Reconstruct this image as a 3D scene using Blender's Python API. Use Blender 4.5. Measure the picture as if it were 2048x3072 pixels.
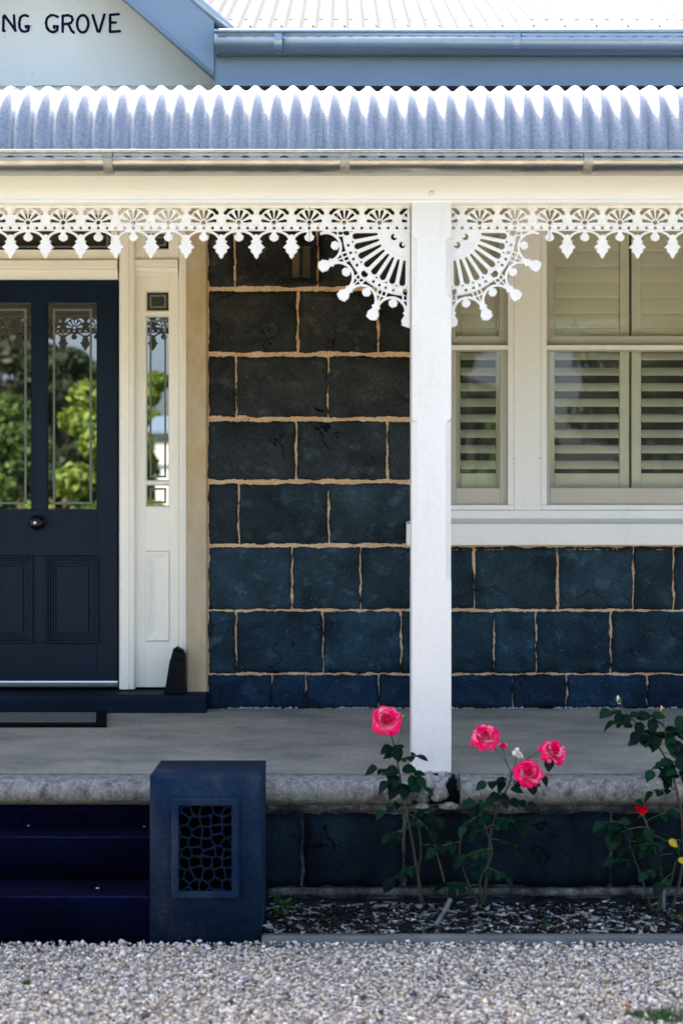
import bpy, bmesh, math, random
import numpy as np
from mathutils import Vector, Matrix, Euler, noise

# ------------------------------------------------------------------ reset
for o in list(bpy.data.objects):
    bpy.data.objects.remove(o)
scene = bpy.context.scene
COL = scene.collection
rad = math.radians

# ------------------------------------------------------------------ camera
EYE = 1.53                      # eye height above the gravel
FPX = 4267.0                    # focal length in photograph pixels (50 mm lens)
cam = bpy.data.cameras.new('camera')
cam.lens = 50.0
cam.sensor_fit = 'VERTICAL'
cam.sensor_height = 36.0
cam.sensor_width = 24.0
cam.clip_start = 0.05
cam.clip_end = 3000.0
cam.dof.use_dof = True
cam.dof.focus_distance = 6.4
cam.dof.aperture_fstop = 2.2
cam_ob = bpy.data.objects.new('camera', cam)
cam_ob.location = (0, 0, EYE)
cam_ob.rotation_euler = (rad(90), 0, 0)
COL.objects.link(cam_ob)
scene.camera = cam_ob

# ------------------------------------------------------------------ sky, sun, exposure
SUN_ELEV, SUN_ROT = 51.0, -29.0          # behind the house, a little to the left
world = bpy.data.worlds.new('World')
scene.world = world
world.use_nodes = True
wt = world.node_tree
bg = wt.nodes['Background']
sky = wt.nodes.new('ShaderNodeTexSky')
sky.sky_type = 'NISHITA'
sky.sun_disc = False
sky.sun_elevation = rad(SUN_ELEV)
sky.sun_rotation = rad(SUN_ROT)
sky.altitude = 100
sky.air_density = 0.85
sky.dust_density = 6.0
sky.ozone_density = 0.1
wt.links.new(sky.outputs[0], bg.inputs[0])
bg.inputs[1].default_value = 0.15

sun = bpy.data.lights.new('sun', 'SUN')
sun.energy = 5.0
sun.angle = rad(0.5)
sun.color = (1.0, 0.92, 0.78)
sun_ob = bpy.data.objects.new('sun', sun)
sdir = Vector((math.sin(rad(SUN_ROT)) * math.cos(rad(SUN_ELEV)),
               math.cos(rad(SUN_ROT)) * math.cos(rad(SUN_ELEV)),
               math.sin(rad(SUN_ELEV))))
sun_ob.rotation_euler = sdir.to_track_quat('Z', 'Y').to_euler()
sun_ob.location = (0, 5, 30)
COL.objects.link(sun_ob)

vs = scene.view_settings
vs.view_transform = 'Standard'
vs.look = 'None'
vs.gamma = 1.0
vs.use_curve_mapping = False
vs.exposure = 2.38
scene.render.engine = 'CYCLES'
scene.cycles.max_bounces = 6
scene.cycles.diffuse_bounces = 4
scene.cycles.caustics_reflective = False
scene.cycles.caustics_refractive = False
scene.cycles.transparent_max_bounces = 8

# ------------------------------------------------------------------ measuring helpers
def X(px, Y):
    return (px - 1024.0) * Y / FPX
def Z(py, Y):
    return EYE - (py - 1536.0) * Y / FPX
def P(px, py, Y):
    return Vector((X(px, Y), Y, Z(py, Y)))

# ------------------------------------------------------------------ materials
MATS = {}
def make_mat(name, c1, c2=None, scale=8.0, rough=0.6, metal=0.0, bump=0.0, bscale=60.0,
             detail=6.0, stretch=(1, 1, 1), speck=None, spscale=140.0, spthr=0.70,
             spec=0.5, rand=0.0, contrast=(0.35, 0.65), coat=0.0, stain=None, grain=0.0, grscale=240.0, crack=None):
    m = bpy.data.materials.new(name)
    m.use_nodes = True
    nt = m.node_tree
    N, L = nt.nodes, nt.links
    b = N['Principled BSDF']
    b.inputs['Roughness'].default_value = rough
    b.inputs['Metallic'].default_value = metal
    b.inputs['Specular IOR Level'].default_value = spec
    if coat:
        b.inputs['Coat Weight'].default_value = coat
        b.inputs['Coat Roughness'].default_value = 0.15
    geo = N.new('ShaderNodeNewGeometry')
    mp = N.new('ShaderNodeMapping')
    mp.inputs['Scale'].default_value = stretch
    L.new(geo.outputs['Position'], mp.inputs['Vector'])
    col = None
    if c2 is None:
        c2 = tuple(min(1, v * 0.9) for v in c1)
    nz = N.new('ShaderNodeTexNoise')
    nz.inputs['Scale'].default_value = scale
    nz.inputs['Detail'].default_value = detail
    nz.inputs['Roughness'].default_value = 0.62
    L.new(mp.outputs[0], nz.inputs['Vector'])
    rp = N.new('ShaderNodeValToRGB')
    rp.color_ramp.elements[0].position = contrast[0]
    rp.color_ramp.elements[1].position = contrast[1]
    rp.color_ramp.elements[0].color = (*c1, 1)
    rp.color_ramp.elements[1].color = (*c2, 1)
    L.new(nz.outputs[0], rp.inputs[0])
    col = rp.outputs[0]
    def mixc(fac, a, bcol):
        mx = N.new('ShaderNodeMix')
        mx.data_type = 'RGBA'
        L.new(fac, mx.inputs['Factor'])
        L.new(a, mx.inputs['A'])
        if isinstance(bcol, tuple):
            mx.inputs['B'].default_value = (*bcol, 1)
        else:
            L.new(bcol, mx.inputs['B'])
        return mx.outputs['Result']
    if stain:                                     # blotches with their own shape
        scol, sscale, slo, shi, sstretch = stain
        mp2 = N.new('ShaderNodeMapping')
        mp2.inputs['Scale'].default_value = sstretch
        mp2.inputs['Location'].default_value = (3.1, 7.7, 1.9)
        L.new(geo.outputs['Position'], mp2.inputs['Vector'])
        n3 = N.new('ShaderNodeTexNoise')
        n3.inputs['Scale'].default_value = sscale
        n3.inputs['Detail'].default_value = 5
        n3.inputs['Roughness'].default_value = 0.65
        L.new(mp2.outputs[0], n3.inputs['Vector'])
        r3 = N.new('ShaderNodeMapRange')
        r3.inputs['From Min'].default_value = slo
        r3.inputs['From Max'].default_value = shi
        L.new(n3.outputs[0], r3.inputs['Value'])
        col = mixc(r3.outputs[0], col, scol)
    if speck:
        n2 = N.new('ShaderNodeTexNoise')
        n2.inputs['Scale'].default_value = spscale
        n2.inputs['Detail'].default_value = 2
        L.new(geo.outputs['Position'], n2.inputs['Vector'])
        r2 = N.new('ShaderNodeMapRange')
        r2.inputs['From Min'].default_value = spthr
        r2.inputs['From Max'].default_value = spthr + 0.06
        L.new(n2.outputs[0], r2.inputs['Value'])
        col = mixc(r2.outputs[0], col, speck)
    if crack:                                     # thin dark splits with broken courses
        kcol, kscale, kwid = crack
        nd = N.new('ShaderNodeTexNoise')
        nd.inputs['Scale'].default_value = kscale * 1.7
        nd.inputs['Detail'].default_value = 4
        L.new(geo.outputs['Position'], nd.inputs['Vector'])
        ad = N.new('ShaderNodeMixRGB')
        ad.blend_type = 'LINEAR_LIGHT'
        ad.inputs[0].default_value = 0.16
        L.new(geo.outputs['Position'], ad.inputs[1])
        L.new(nd.outputs['Color'], ad.inputs[2])
        vo = N.new('ShaderNodeTexVoronoi')
        vo.feature = 'DISTANCE_TO_EDGE'
        vo.inputs['Scale'].default_value = kscale
        L.new(ad.outputs[0], vo.inputs['Vector'])
        n4 = N.new('ShaderNodeTexNoise')
        n4.inputs['Scale'].default_value = kscale * 1.1
        L.new(geo.outputs['Position'], n4.inputs['Vector'])
        m4 = N.new('ShaderNodeMapRange')           # cracks open only here and there
        m4.inputs['From Min'].default_value = 0.53
        m4.inputs['From Max'].default_value = 0.72
        m4.inputs['To Min'].default_value = 0.0
        m4.inputs['To Max'].default_value = kwid
        L.new(n4.outputs[0], m4.inputs['Value'])
        lt = N.new('ShaderNodeMath')
        lt.operation = 'LESS_THAN'
        L.new(vo.outputs['Distance'], lt.inputs[0])
        L.new(m4.outputs[0], lt.inputs[1])
        col = mixc(lt.outputs[0], col, kcol)
    if grain:
        ng = N.new('ShaderNodeTexNoise')
        ng.inputs['Scale'].default_value = grscale
        ng.inputs['Detail'].default_value = 3
        L.new(geo.outputs['Position'], ng.inputs['Vector'])
        mg = N.new('ShaderNodeMapRange')
        mg.inputs['From Min'].default_value = 0.3
        mg.inputs['From Max'].default_value = 0.7
        mg.inputs['To Min'].default_value = 1 - grain
        mg.inputs['To Max'].default_value = 1 + grain
        L.new(ng.outputs[0], mg.inputs['Value'])
        hg_ = N.new('ShaderNodeHueSaturation')
        L.new(mg.outputs[0], hg_.inputs['Value'])
        L.new(col, hg_.inputs['Color'])
        col = hg_.outputs[0]
    if rand:
        oi = N.new('ShaderNodeObjectInfo')
        mr = N.new('ShaderNodeMapRange')
        mr.inputs['To Min'].default_value = 1 - rand
        mr.inputs['To Max'].default_value = 1 + rand
        L.new(oi.outputs['Random'], mr.inputs['Value'])
        hs = N.new('ShaderNodeHueSaturation')
        L.new(mr.outputs[0], hs.inputs['Value'])
        L.new(col, hs.inputs['Color'])
        col = hs.outputs[0]
    L.new(col, b.inputs['Base Color'])
    if bump:
        nb = N.new('ShaderNodeTexNoise')
        nb.inputs['Scale'].default_value = bscale
        nb.inputs['Detail'].default_value = 6
        nb.inputs['Roughness'].default_value = 0.65
        L.new(mp.outputs[0], nb.inputs['Vector'])
        bn = N.new('ShaderNodeBump')
        bn.inputs['Strength'].default_value = bump
        bn.inputs['Distance'].default_value = 0.01
        L.new(nb.outputs[0], bn.inputs['Height'])
        L.new(bn.outputs[0], b.inputs['Normal'])
    MATS[name] = m
    return m

def attr_mat(name, rough=0.8, bump=0.0, bscale=200, translucent=0.0, spec=0.3):
    """colour from the per-piece attribute Col (each piece's own colour)"""
    m = bpy.data.materials.new(name)
    m.use_nodes = True
    N, L = m.node_tree.nodes, m.node_tree.links
    b = N['Principled BSDF']
    b.inputs['Roughness'].default_value = rough
    b.inputs['Specular IOR Level'].default_value = spec
    a = N.new('ShaderNodeAttribute')
    a.attribute_name = 'Col'
    L.new(a.outputs['Color'], b.inputs['Base Color'])
    if translucent:
        t = N.new('ShaderNodeBsdfTranslucent')
        L.new(a.outputs['Color'], t.inputs['Color'])
        mx = N.new('ShaderNodeMixShader')
        mx.inputs[0].default_value = translucent
        L.new(b.outputs[0], mx.inputs[1])
        L.new(t.outputs[0], mx.inputs[2])
        L.new(mx.outputs[0], N['Material Output'].inputs[0])
    MATS[name] = m
    return m

def glass_mat(name, reflect, tint, see):
    """window glass: a share of mirror reflection over see-through or dark backing"""
    m = bpy.data.materials.new(name)
    m.use_nodes = True
    N, L = m.node_tree.nodes, m.node_tree.links
    for n in list(N):
        if n.type == 'BSDF_PRINCIPLED':
            N.remove(n)
    out = N['Material Output']
    gl = N.new('ShaderNodeBsdfGlossy')
    gl.inputs['Roughness'].default_value = 0.0
    gl.inputs['Color'].default_value = (1, 1, 1, 1)
    if see:
        tr = N.new('ShaderNodeBsdfTransparent')
        tr.inputs['Color'].default_value = (*tint, 1)
    else:
        tr = N.new('ShaderNodeBsdfDiffuse')
        tr.inputs['Color'].default_value = (*tint, 1)
    # old drawn glass: faint waviness
    geo = N.new('ShaderNodeNewGeometry')
    nz = N.new('ShaderNodeTexNoise')
    nz.inputs['Scale'].default_value = 2.2
    nz.inputs['Detail'].default_value = 1
    L.new(geo.outputs['Position'], nz.inputs['Vector'])
    bn = N.new('ShaderNodeBump')
    bn.inputs['Strength'].default_value = 0.10
    bn.inputs['Distance'].default_value = 0.006
    L.new(nz.outputs[0], bn.inputs['Height'])
    L.new(bn.outputs[0], gl.inputs['Normal'])
    mx = N.new('ShaderNodeMixShader')
    mx.inputs[0].default_value = reflect
    L.new(tr.outputs[0], mx.inputs[1])
    L.new(gl.outputs[0], mx.inputs[2])
    L.new(mx.outputs[0], out.inputs[0])
    MATS[name] = m
    return m

make_mat('white_paint', (0.71, 0.705, 0.68), (0.67, 0.665, 0.645), 3.0, 0.45, bump=0.12, bscale=60, stretch=(1, 1, 0.25),
         stain=((0.60, 0.585, 0.54), 5.0, 0.58, 0.82, (1.6, 1.6, 0.4)), grain=0.03, grscale=60)
make_mat('beam_paint', (0.86, 0.85, 0.80), (0.83, 0.82, 0.77), 3.0, 0.45, bump=0.05, bscale=90)
make_mat('iron_white', (0.74, 0.74, 0.725), (0.69, 0.685, 0.665), 20.0, 0.4, bump=0.15, bscale=120,
         stain=((0.60, 0.50, 0.34), 14.0, 0.68, 0.78, (1, 1, 1)))
make_mat('cream_paint', (0.84, 0.81, 0.73), (0.80, 0.77, 0.69), 3.0, 0.42, bump=0.05, bscale=80)
make_mat('shutter_paint', (0.66, 0.645, 0.50), (0.62, 0.605, 0.46), 4.0, 0.5)
make_mat('sash_paint', (0.53, 0.505, 0.43), (0.49, 0.465, 0.40), 4.0, 0.5)
make_mat('gable_render', (0.88, 0.89, 0.90), (0.84, 0.855, 0.87), 2.0, 0.8, bump=0.15, bscale=40,
         speck=(0.35, 0.35, 0.36), spscale=26, spthr=0.76)
make_mat('letter_paint', (0.0015, 0.003, 0.032), (0.003, 0.005, 0.045), 30, 0.7, spec=0.15)
make_mat('slate_paint', (0.19, 0.265, 0.375), (0.165, 0.235, 0.34), 3.0, 0.45, bump=0.06, bscale=70,
         stretch=(0.4, 1, 2), speck=(0.5, 0.5, 0.48), spscale=9, spthr=0.745)
make_mat('slate_gutter', (0.30, 0.38, 0.48), (0.26, 0.34, 0.44), 4.0, 0.24, metal=0.6, bump=0.04, bscale=90)
make_mat('zinc_main', (0.185, 0.187, 0.190), (0.170, 0.172, 0.175), 12, 0.9, spec=0.03)
make_mat('zinc_roof', (0.30, 0.335, 0.385), (0.19, 0.215, 0.255), 110, 0.33, metal=0.5, bump=0.15, bscale=300, grain=0.12, grscale=160)
make_mat('zinc_gutter', (0.40, 0.385, 0.34), (0.29, 0.28, 0.245), 30, 0.24, metal=0.95, bump=0.10, bscale=120,
         stretch=(0.3, 1, 1))
make_mat('zinc_strap', (0.36, 0.35, 0.31), (0.26, 0.25, 0.22), 40, 0.5, metal=0.6, bump=0.3, bscale=100)
make_mat('navy_door', (0.0016, 0.0078, 0.0215), (0.0034, 0.0122, 0.0290), 6, 0.42, spec=0.14, grain=0.2, grscale=260, bump=0.06, bscale=150,
         stretch=(1, 1, 0.15))
make_mat('vent_paint', (0.0010, 0.0065, 0.022), (0.0030, 0.0100, 0.026), 20, 0.8, spec=0.1)
make_mat('highlight_navy', (0.0030, 0.0100, 0.045), (0.0008, 0.0020, 0.016), 12, 0.8, spec=0.1, contrast=(0.45, 0.6))  # lighter blue for worn paint and the painted highlight on step edges
make_mat('navy_step', (0.0003, 0.0005, 0.0080), (0.0007, 0.0014, 0.0140), 5, 0.85, spec=0.05, grain=0.5, grscale=70, stain=((0.002, 0.005, 0.022), 7, 0.62, 0.78, (0.4, 1, 2)), bump=0.8, bscale=50,
         speck=(0.02, 0.04, 0.12), spscale=60, spthr=0.73)
make_mat('navy_sill', (0.001, 0.0045, 0.015), (0.003, 0.011, 0.026), 5, 0.6, spec=0.15, bump=0.3, bscale=60, stretch=(0.4, 1, 1))
make_mat('pier_paint', (0.0026, 0.0135, 0.041), (0.0070, 0.0215, 0.048), 9, 0.75, bump=0.8, bscale=40, spec=0.12,
         stain=((0.034, 0.042, 0.058), 5, 0.50, 0.74, (1, 1, 0.7)), grain=0.3, grscale=110)
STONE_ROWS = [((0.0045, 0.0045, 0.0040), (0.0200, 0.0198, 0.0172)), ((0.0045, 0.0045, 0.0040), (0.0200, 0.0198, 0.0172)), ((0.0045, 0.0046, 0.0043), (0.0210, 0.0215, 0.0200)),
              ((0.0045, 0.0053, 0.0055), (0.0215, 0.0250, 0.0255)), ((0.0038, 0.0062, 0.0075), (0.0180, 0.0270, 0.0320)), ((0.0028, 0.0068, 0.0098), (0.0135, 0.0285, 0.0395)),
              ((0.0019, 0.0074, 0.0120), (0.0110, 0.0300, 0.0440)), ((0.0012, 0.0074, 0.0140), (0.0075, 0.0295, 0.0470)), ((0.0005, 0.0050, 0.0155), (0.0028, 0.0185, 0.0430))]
for i_, (ca, cb) in enumerate(STONE_ROWS):        # courses turn blue downwards: shade cast put into the colour, navy paint at the foot
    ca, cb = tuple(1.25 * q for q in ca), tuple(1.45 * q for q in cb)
    gy_ = sum(cb) / 3                              # basalt keeps some grey under the blue shade tint
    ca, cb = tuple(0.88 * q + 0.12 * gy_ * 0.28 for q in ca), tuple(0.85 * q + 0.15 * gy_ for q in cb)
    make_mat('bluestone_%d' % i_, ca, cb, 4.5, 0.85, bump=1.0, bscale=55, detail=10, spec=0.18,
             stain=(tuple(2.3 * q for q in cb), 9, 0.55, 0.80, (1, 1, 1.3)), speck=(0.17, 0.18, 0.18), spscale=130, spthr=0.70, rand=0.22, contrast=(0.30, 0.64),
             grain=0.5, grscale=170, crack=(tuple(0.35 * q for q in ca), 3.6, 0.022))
make_mat('plinth_stone', (0.0018, 0.0062, 0.0125), (0.0085, 0.0230, 0.0350), 4, 0.8, bump=0.8, bscale=40, spec=0.1, grain=0.4, grscale=120, crack=((0.0006, 0.0012, 0.003), 3.0, 0.02),
         stain=((0.002, 0.0025, 0.005), 3, 0.45, 0.7, (1.6, 1, 0.5)), rand=0.2)
make_mat('mortar', (0.52, 0.30, 0.14), (0.62, 0.46, 0.30), 9, 0.95, grain=0.35, grscale=200, bump=0.7, bscale=120,
         speck=(0.18, 0.12, 0.08), spscale=90, spthr=0.66)
make_mat('mortar_grey', (0.17, 0.17, 0.165), (0.035, 0.036, 0.04), 14, 0.95, grain=0.5, grscale=110, spec=0.1, stain=((0.018, 0.02, 0.024), 7, 0.44, 0.62, (1, 1, 1)), bump=0.8, bscale=90)
make_mat('crust', (0.46, 0.47, 0.45), (0.26, 0.28, 0.29), 40, 0.9, bump=0.8, bscale=160)
make_mat('sandstone', (0.40, 0.29, 0.15), (0.48, 0.38, 0.24), 12, 0.85, bump=0.4, bscale=160, stretch=(1, 1, 0.5),
         stain=((0.42, 0.37, 0.29), 3, 0.45, 0.65, (1, 1, 0.4)))
make_mat('floor_concrete', (0.335, 0.315, 0.25), (0.17, 0.165, 0.148), 4.5, 0.8, bump=0.4, bscale=90, detail=9, contrast=(0.30, 0.72),
         stretch=(0.6, 0.9, 1), stain=((0.13, 0.13, 0.13), 3.2, 0.52, 0.74, (0.7, 1.3, 1)),
         speck=(0.55, 0.55, 0.53), spscale=70, spthr=0.74, grain=0.35, grscale=150)
make_mat('nosing_concrete', (0.33, 0.325, 0.30), (0.20, 0.198, 0.19), 60, 0.9, bump=0.9, bscale=150,
         stain=((0.075, 0.075, 0.075), 26, 0.47, 0.70, (1, 1, 0.35)), grain=0.45, grscale=120)
make_mat('edging_concrete', (0.16, 0.165, 0.16), (0.075, 0.082, 0.084), 14, 0.85, bump=0.5, bscale=80, stretch=(0.3, 1, 1))
make_mat('mortar_lump', (0.44, 0.44, 0.43), (0.17, 0.165, 0.155), 34, grain=0.4, grscale=150, rough=0.95, bump=1.0, bscale=90)
make_mat('black_metal', (0.003, 0.003, 0.0035), (0.005, 0.005, 0.006), 20, 0.35, spec=0.3)
make_mat('black_gloss', (0.002, 0.002, 0.0025), (0.003, 0.003, 0.0035), 20, 0.16, spec=0.22)
make_mat('pot_plastic', (0.0010, 0.0014, 0.0030), (0.0025, 0.004, 0.008), 12, 0.45, spec=0.08, bump=0.1, bscale=60)
make_mat('void_shade_black', (0.0008, 0.0008, 0.001), (0.0008, 0.0008, 0.001), 5, 1.0, spec=0.0)
make_mat('mat_rubber', (0.0015, 0.0015, 0.0015), (0.003, 0.003, 0.003), 40, 0.9, spec=0.1, bump=0.4, bscale=200)
make_mat('mat_pile', (0.17, 0.175, 0.18), (0.07, 0.072, 0.075), 180, 0.95, bump=0.8, bscale=400)
make_mat('aluminium', (0.62, 0.64, 0.67), (0.55, 0.57, 0.60), 10, 0.3, metal=0.8, stretch=(0.2, 1, 1))
make_mat('brass_spindle', (0.6, 0.62, 0.62), (0.5, 0.5, 0.5), 40, 0.35, metal=0.9)
make_mat('etch', (0.12, 0.135, 0.13), (0.10, 0.115, 0.11), 60, 0.6)
make_mat('dark_room', (0.002, 0.002, 0.002), (0.0015, 0.0015, 0.0015), 2, 0.9)
make_mat('ceiling_paint', (0.46, 0.37, 0.24), (0.42, 0.34, 0.22), 3, 0.6)
make_mat('soil', (0.004, 0.004, 0.0042), (0.009, 0.0085, 0.0085), 30, 0.95, bump=0.8, bscale=60)
make_mat('gravel_base', (0.36, 0.33, 0.30), (0.22, 0.20, 0.19), 60, 0.9, bump=1.0, bscale=90)
make_mat('lawn_green', (0.10, 0.13, 0.035), (0.14, 0.155, 0.05), 1.5, 0.9, bump=0.8, bscale=30)
make_mat('bark', (0.09, 0.07, 0.05), (0.05, 0.04, 0.03), 10, 0.9, bump=0.8, bscale=25)
make_mat('cane', (0.07, 0.11, 0.03), (0.05, 0.07, 0.03), 30, 0.6)
make_mat('cane_dark', (0.030, 0.040, 0.022), (0.045, 0.042, 0.026), 30, 0.7)
make_mat('dry_wood', (0.13, 0.145, 0.16), (0.07, 0.075, 0.08), 40, 0.85, bump=0.5, bscale=80, stretch=(1, 1, 0.3))
make_mat('bud_green', (0.14, 0.26, 0.05), (0.10, 0.20, 0.04), 30, 0.5)
make_mat('bud_pink', (0.60, 0.20, 0.16), (0.66, 0.42, 0.24), 60, 0.5)
make_mat('weathered_petal', (0.66, 0.62, 0.55), (0.40, 0.28, 0.16), 40, 0.6, contrast=(0.5, 0.7))
make_mat('fleck', (0.42, 0.43, 0.45), (0.34, 0.35, 0.37), 40, 0.7)
make_mat('shed_white', (0.82, 0.82, 0.80), (0.78, 0.78, 0.76), 3, 0.6)
attr_mat('gravel_stones', 0.85)
attr_mat('mulch_chips', 0.9)
attr_mat('leaf_green', 0.45, translucent=0.10, spec=0.07)
attr_mat('petal', 0.5, translucent=0.16, spec=0.12)
attr_mat('tree_leaves', 0.6, translucent=0.2)
glass_mat('door_glass', 0.225, (0.004, 0.004, 0.005), False)
glass_mat('window_glass', 0.085, (0.93, 0.95, 0.93), True)
glass_mat('lantern_glass', 0.14, (0.055, 0.043, 0.022), False)  # tan body colour stands in for warm reflections in the panes

def screen_mat():
    m = bpy.data.materials.new('flyscreen_mesh')
    m.use_nodes = True
    N, L = m.node_tree.nodes, m.node_tree.links
    d = N['Principled BSDF']
    d.inputs['Base Color'].default_value = (0.16, 0.155, 0.14, 1)
    d.inputs['Roughness'].default_value = 0.8
    t = N.new('ShaderNodeBsdfTransparent')
    mx = N.new('ShaderNodeMixShader')
    mx.inputs[0].default_value = 0.13
    L.new(t.outputs[0], mx.inputs[1])
    L.new(d.outputs[0], mx.inputs[2])
    L.new(mx.outputs[0], N['Material Output'].inputs[0])
    MATS['flyscreen_mesh'] = m
screen_mat()

# ------------------------------------------------------------------ object helpers
def tag(o, label=None, cat=None, group=None, kind=None):
    if label: o['label'] = label
    if cat: o['category'] = cat
    if group: o['group'] = group
    if kind: o['kind'] = kind
    return o

def empty(name, loc=(0, 0, 0), label=None, cat=None, group=None):
    o = bpy.data.objects.new(name, None)
    o.empty_display_size = 0.1
    o.location = loc
    COL.objects.link(o)
    return tag(o, label, cat, group)

BASE = {}                                        # accumulated world offset of every parent (no rotations)
def link(name, me, mat, parent=None, loc=(0, 0, 0), rot=None, scale=None):
    """loc is a world position; parents carry translation only"""
    if mat is not None and not me.materials:
        me.materials.append(MATS[mat] if isinstance(mat, str) else mat)
    o = bpy.data.objects.new(name, me)
    COL.objects.link(o)
    loc = Vector(loc)
    off = Vector((0, 0, 0))
    if parent is not None:
        o.parent = parent
        off = BASE.get(parent.name, None)
        if off is None:
            off = Vector(parent.location)
            BASE[parent.name] = off
    o.location = loc - off
    if rot is not None: o.rotation_euler = rot
    if scale is not None: o.scale = scale
    BASE[o.name] = loc.copy()
    return o

def mesh_from(name, verts, faces, smooth=False):
    me = bpy.data.meshes.new(name)
    me.from_pydata([tuple(v) for v in verts], [], faces)
    me.update()
    if smooth:
        me.polygons.foreach_set('use_smooth', [True] * len(me.polygons))
    return me

def mesh_np(name, V, F, colors=None, smooth=False):
    """V (n,3) float, F (m,k) int with k 3 or 4"""
    me = bpy.data.meshes.new(name)
    n, m, k = len(V), len(F), F.shape[1]
    me.vertices.add(n)
    me.vertices.foreach_set('co', V.astype(np.float32).ravel())
    me.loops.add(m * k)
    me.loops.foreach_set('vertex_index', F.astype(np.int32).ravel())
    me.polygons.add(m)
    me.polygons.foreach_set('loop_start', np.arange(0, m * k, k, dtype=np.int32))
    me.polygons.foreach_set('loop_total', np.full(m, k, dtype=np.int32))
    me.update(calc_edges=True)
    me.validate()
    if smooth:
        me.polygons.foreach_set('use_smooth', np.ones(m, dtype=bool))
    if colors is not None:
        a = me.attributes.new('Col', 'FLOAT_COLOR', 'POINT')
        c = np.ones((n, 4), np.float32)
        c[:, :3] = colors
        a.data.foreach_set('color', c.ravel())
    return me

class MB:
    def __init__(self):
        self.v, self.f = [], []
    def add(self, verts, faces):
        n = len(self.v)
        self.v += [tuple(p) for p in verts]
        self.f += [tuple(i + n for i in f) for f in faces]
        return self
    def box(self, x0, x1, y0, y1, z0, z1):
        v = [(x0, y0, z0), (x1, y0, z0), (x1, y1, z0), (x0, y1, z0),
             (x0, y0, z1), (x1, y0, z1), (x1, y1, z1), (x0, y1, z1)]
        return self.add(v, [(0, 1, 5, 4), (1, 2, 6, 5), (2, 3, 7, 6), (3, 0, 4, 7), (4, 5, 6, 7), (3, 2, 1, 0)])
    def extrude_x(self, prof, x0, x1, closed=True):
        n = len(prof)
        v = [(x0, y, z) for y, z in prof] + [(x1, y, z) for y, z in prof]
        f = []
        for i in range(n if closed else n - 1):
            j = (i + 1) % n
            f.append((i, j, n + j, n + i))
        if closed:
            f.append(tuple(range(n))[::-1])
            f.append(tuple(range(n, 2 * n)))
        return self.add(v, f)
    def tube(self, pts, radii, seg=8):
        pts = [Vector(p) for p in pts]
        n = len(pts)
        if not isinstance(radii, (list, tuple)):
            radii = [radii] * n
        rings = []
        up = Vector((0.13, 0.97, 0.2))
        for i, p in enumerate(pts):
            t = (pts[min(i + 1, n - 1)] - pts[max(i - 1, 0)]).normalized()
            a = t.cross(up)
            if a.length < 1e-4: a = t.cross(Vector((1, 0, 0)))
            a.normalize()
            b = t.cross(a)
            rings.append([p + (a * math.cos(2 * math.pi * k / seg) + b * math.sin(2 * math.pi * k / seg)) * radii[i]
                          for k in range(seg)])
        v = [q for r in rings for q in r]
        f = []
        for i in range(n - 1):
            for k in range(seg):
                k2 = (k + 1) % seg
                f.append((i * seg + k, i * seg + k2, (i + 1) * seg + k2, (i + 1) * seg + k))
        f.append(tuple(range(seg))[::-1])
        f.append(tuple(range((n - 1) * seg, n * seg)))
        return self.add(v, f)
    def lathe(self, prof, c, axis='Z', seg=24):
        """prof: list of (radius, height) along axis from centre c"""
        v, f = [], []
        for r, h in prof:
            for k in range(seg):
                a = 2 * math.pi * k / seg
                if axis == 'Z': v.append((c[0] + r * math.cos(a), c[1] + r * math.sin(a), c[2] + h))
                else: v.append((c[0] + r * math.cos(a), c[1] + h, c[2] + r * math.sin(a)))
        for i in range(len(prof) - 1):
            for k in range(seg):
                k2 = (k + 1) % seg
                f.append((i * seg + k, i * seg + k2, (i + 1) * seg + k2, (i + 1) * seg + k))
        f.append(tuple(range(seg))[::-1])
        f.append(tuple(range((len(prof) - 1) * seg, len(prof) * seg)))
        return self.add(v, f)
    def obj(self, name, mat, parent=None, bevel=0.0, smooth=False, seg=2):
        me = mesh_from(name, self.v, self.f)
        bm = bmesh.new()
        bm.from_mesh(me)
        bmesh.ops.recalc_face_normals(bm, faces=bm.faces)
        if bevel:
            ed = [e for e in bm.edges if len(e.link_faces) == 2 and e.calc_face_angle(0) > 0.6]
            bmesh.ops.bevel(bm, geom=ed, offset=bevel, segments=seg, profile=0.5, affect='EDGES')
        bm.to_mesh(me)
        bm.free()
        if smooth:
            me.polygons.foreach_set('use_smooth', [True] * len(me.polygons))
        return link(name, me, mat, parent)

def box(name, mat, parent, x0, x1, y0, y1, z0, z1, bevel=0.003):
    return MB().box(min(x0, x1), max(x0, x1), y0, y1, min(z0, z1), max(z0, z1)).obj(name, mat, parent, bevel)

def rings(x0, x1, z0, z1, prof, cap=True):
    """nested rectangles: prof = [(inset, y), ...] outermost first; a mitred moulding"""
    mb = MB()
    v, f = [], []
    for ins, y in prof:
        v += [(x0 + ins, y, z0 + ins), (x1 - ins, y, z0 + ins), (x1 - ins, y, z1 - ins), (x0 + ins, y, z1 - ins)]
    for i in range(len(prof) - 1):
        for k in range(4):
            k2 = (k + 1) % 4
            f.append((i * 4 + k, i * 4 + k2, (i + 1) * 4 + k2, (i + 1) * 4 + k))
    if cap:
        n = (len(prof) - 1) * 4
        f.append((n, n + 1, n + 2, n + 3))
    return mb.add(v, f)

def nz(x, y, z=0.0):
    return noise.noise(Vector((x, y, z)))

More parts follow.
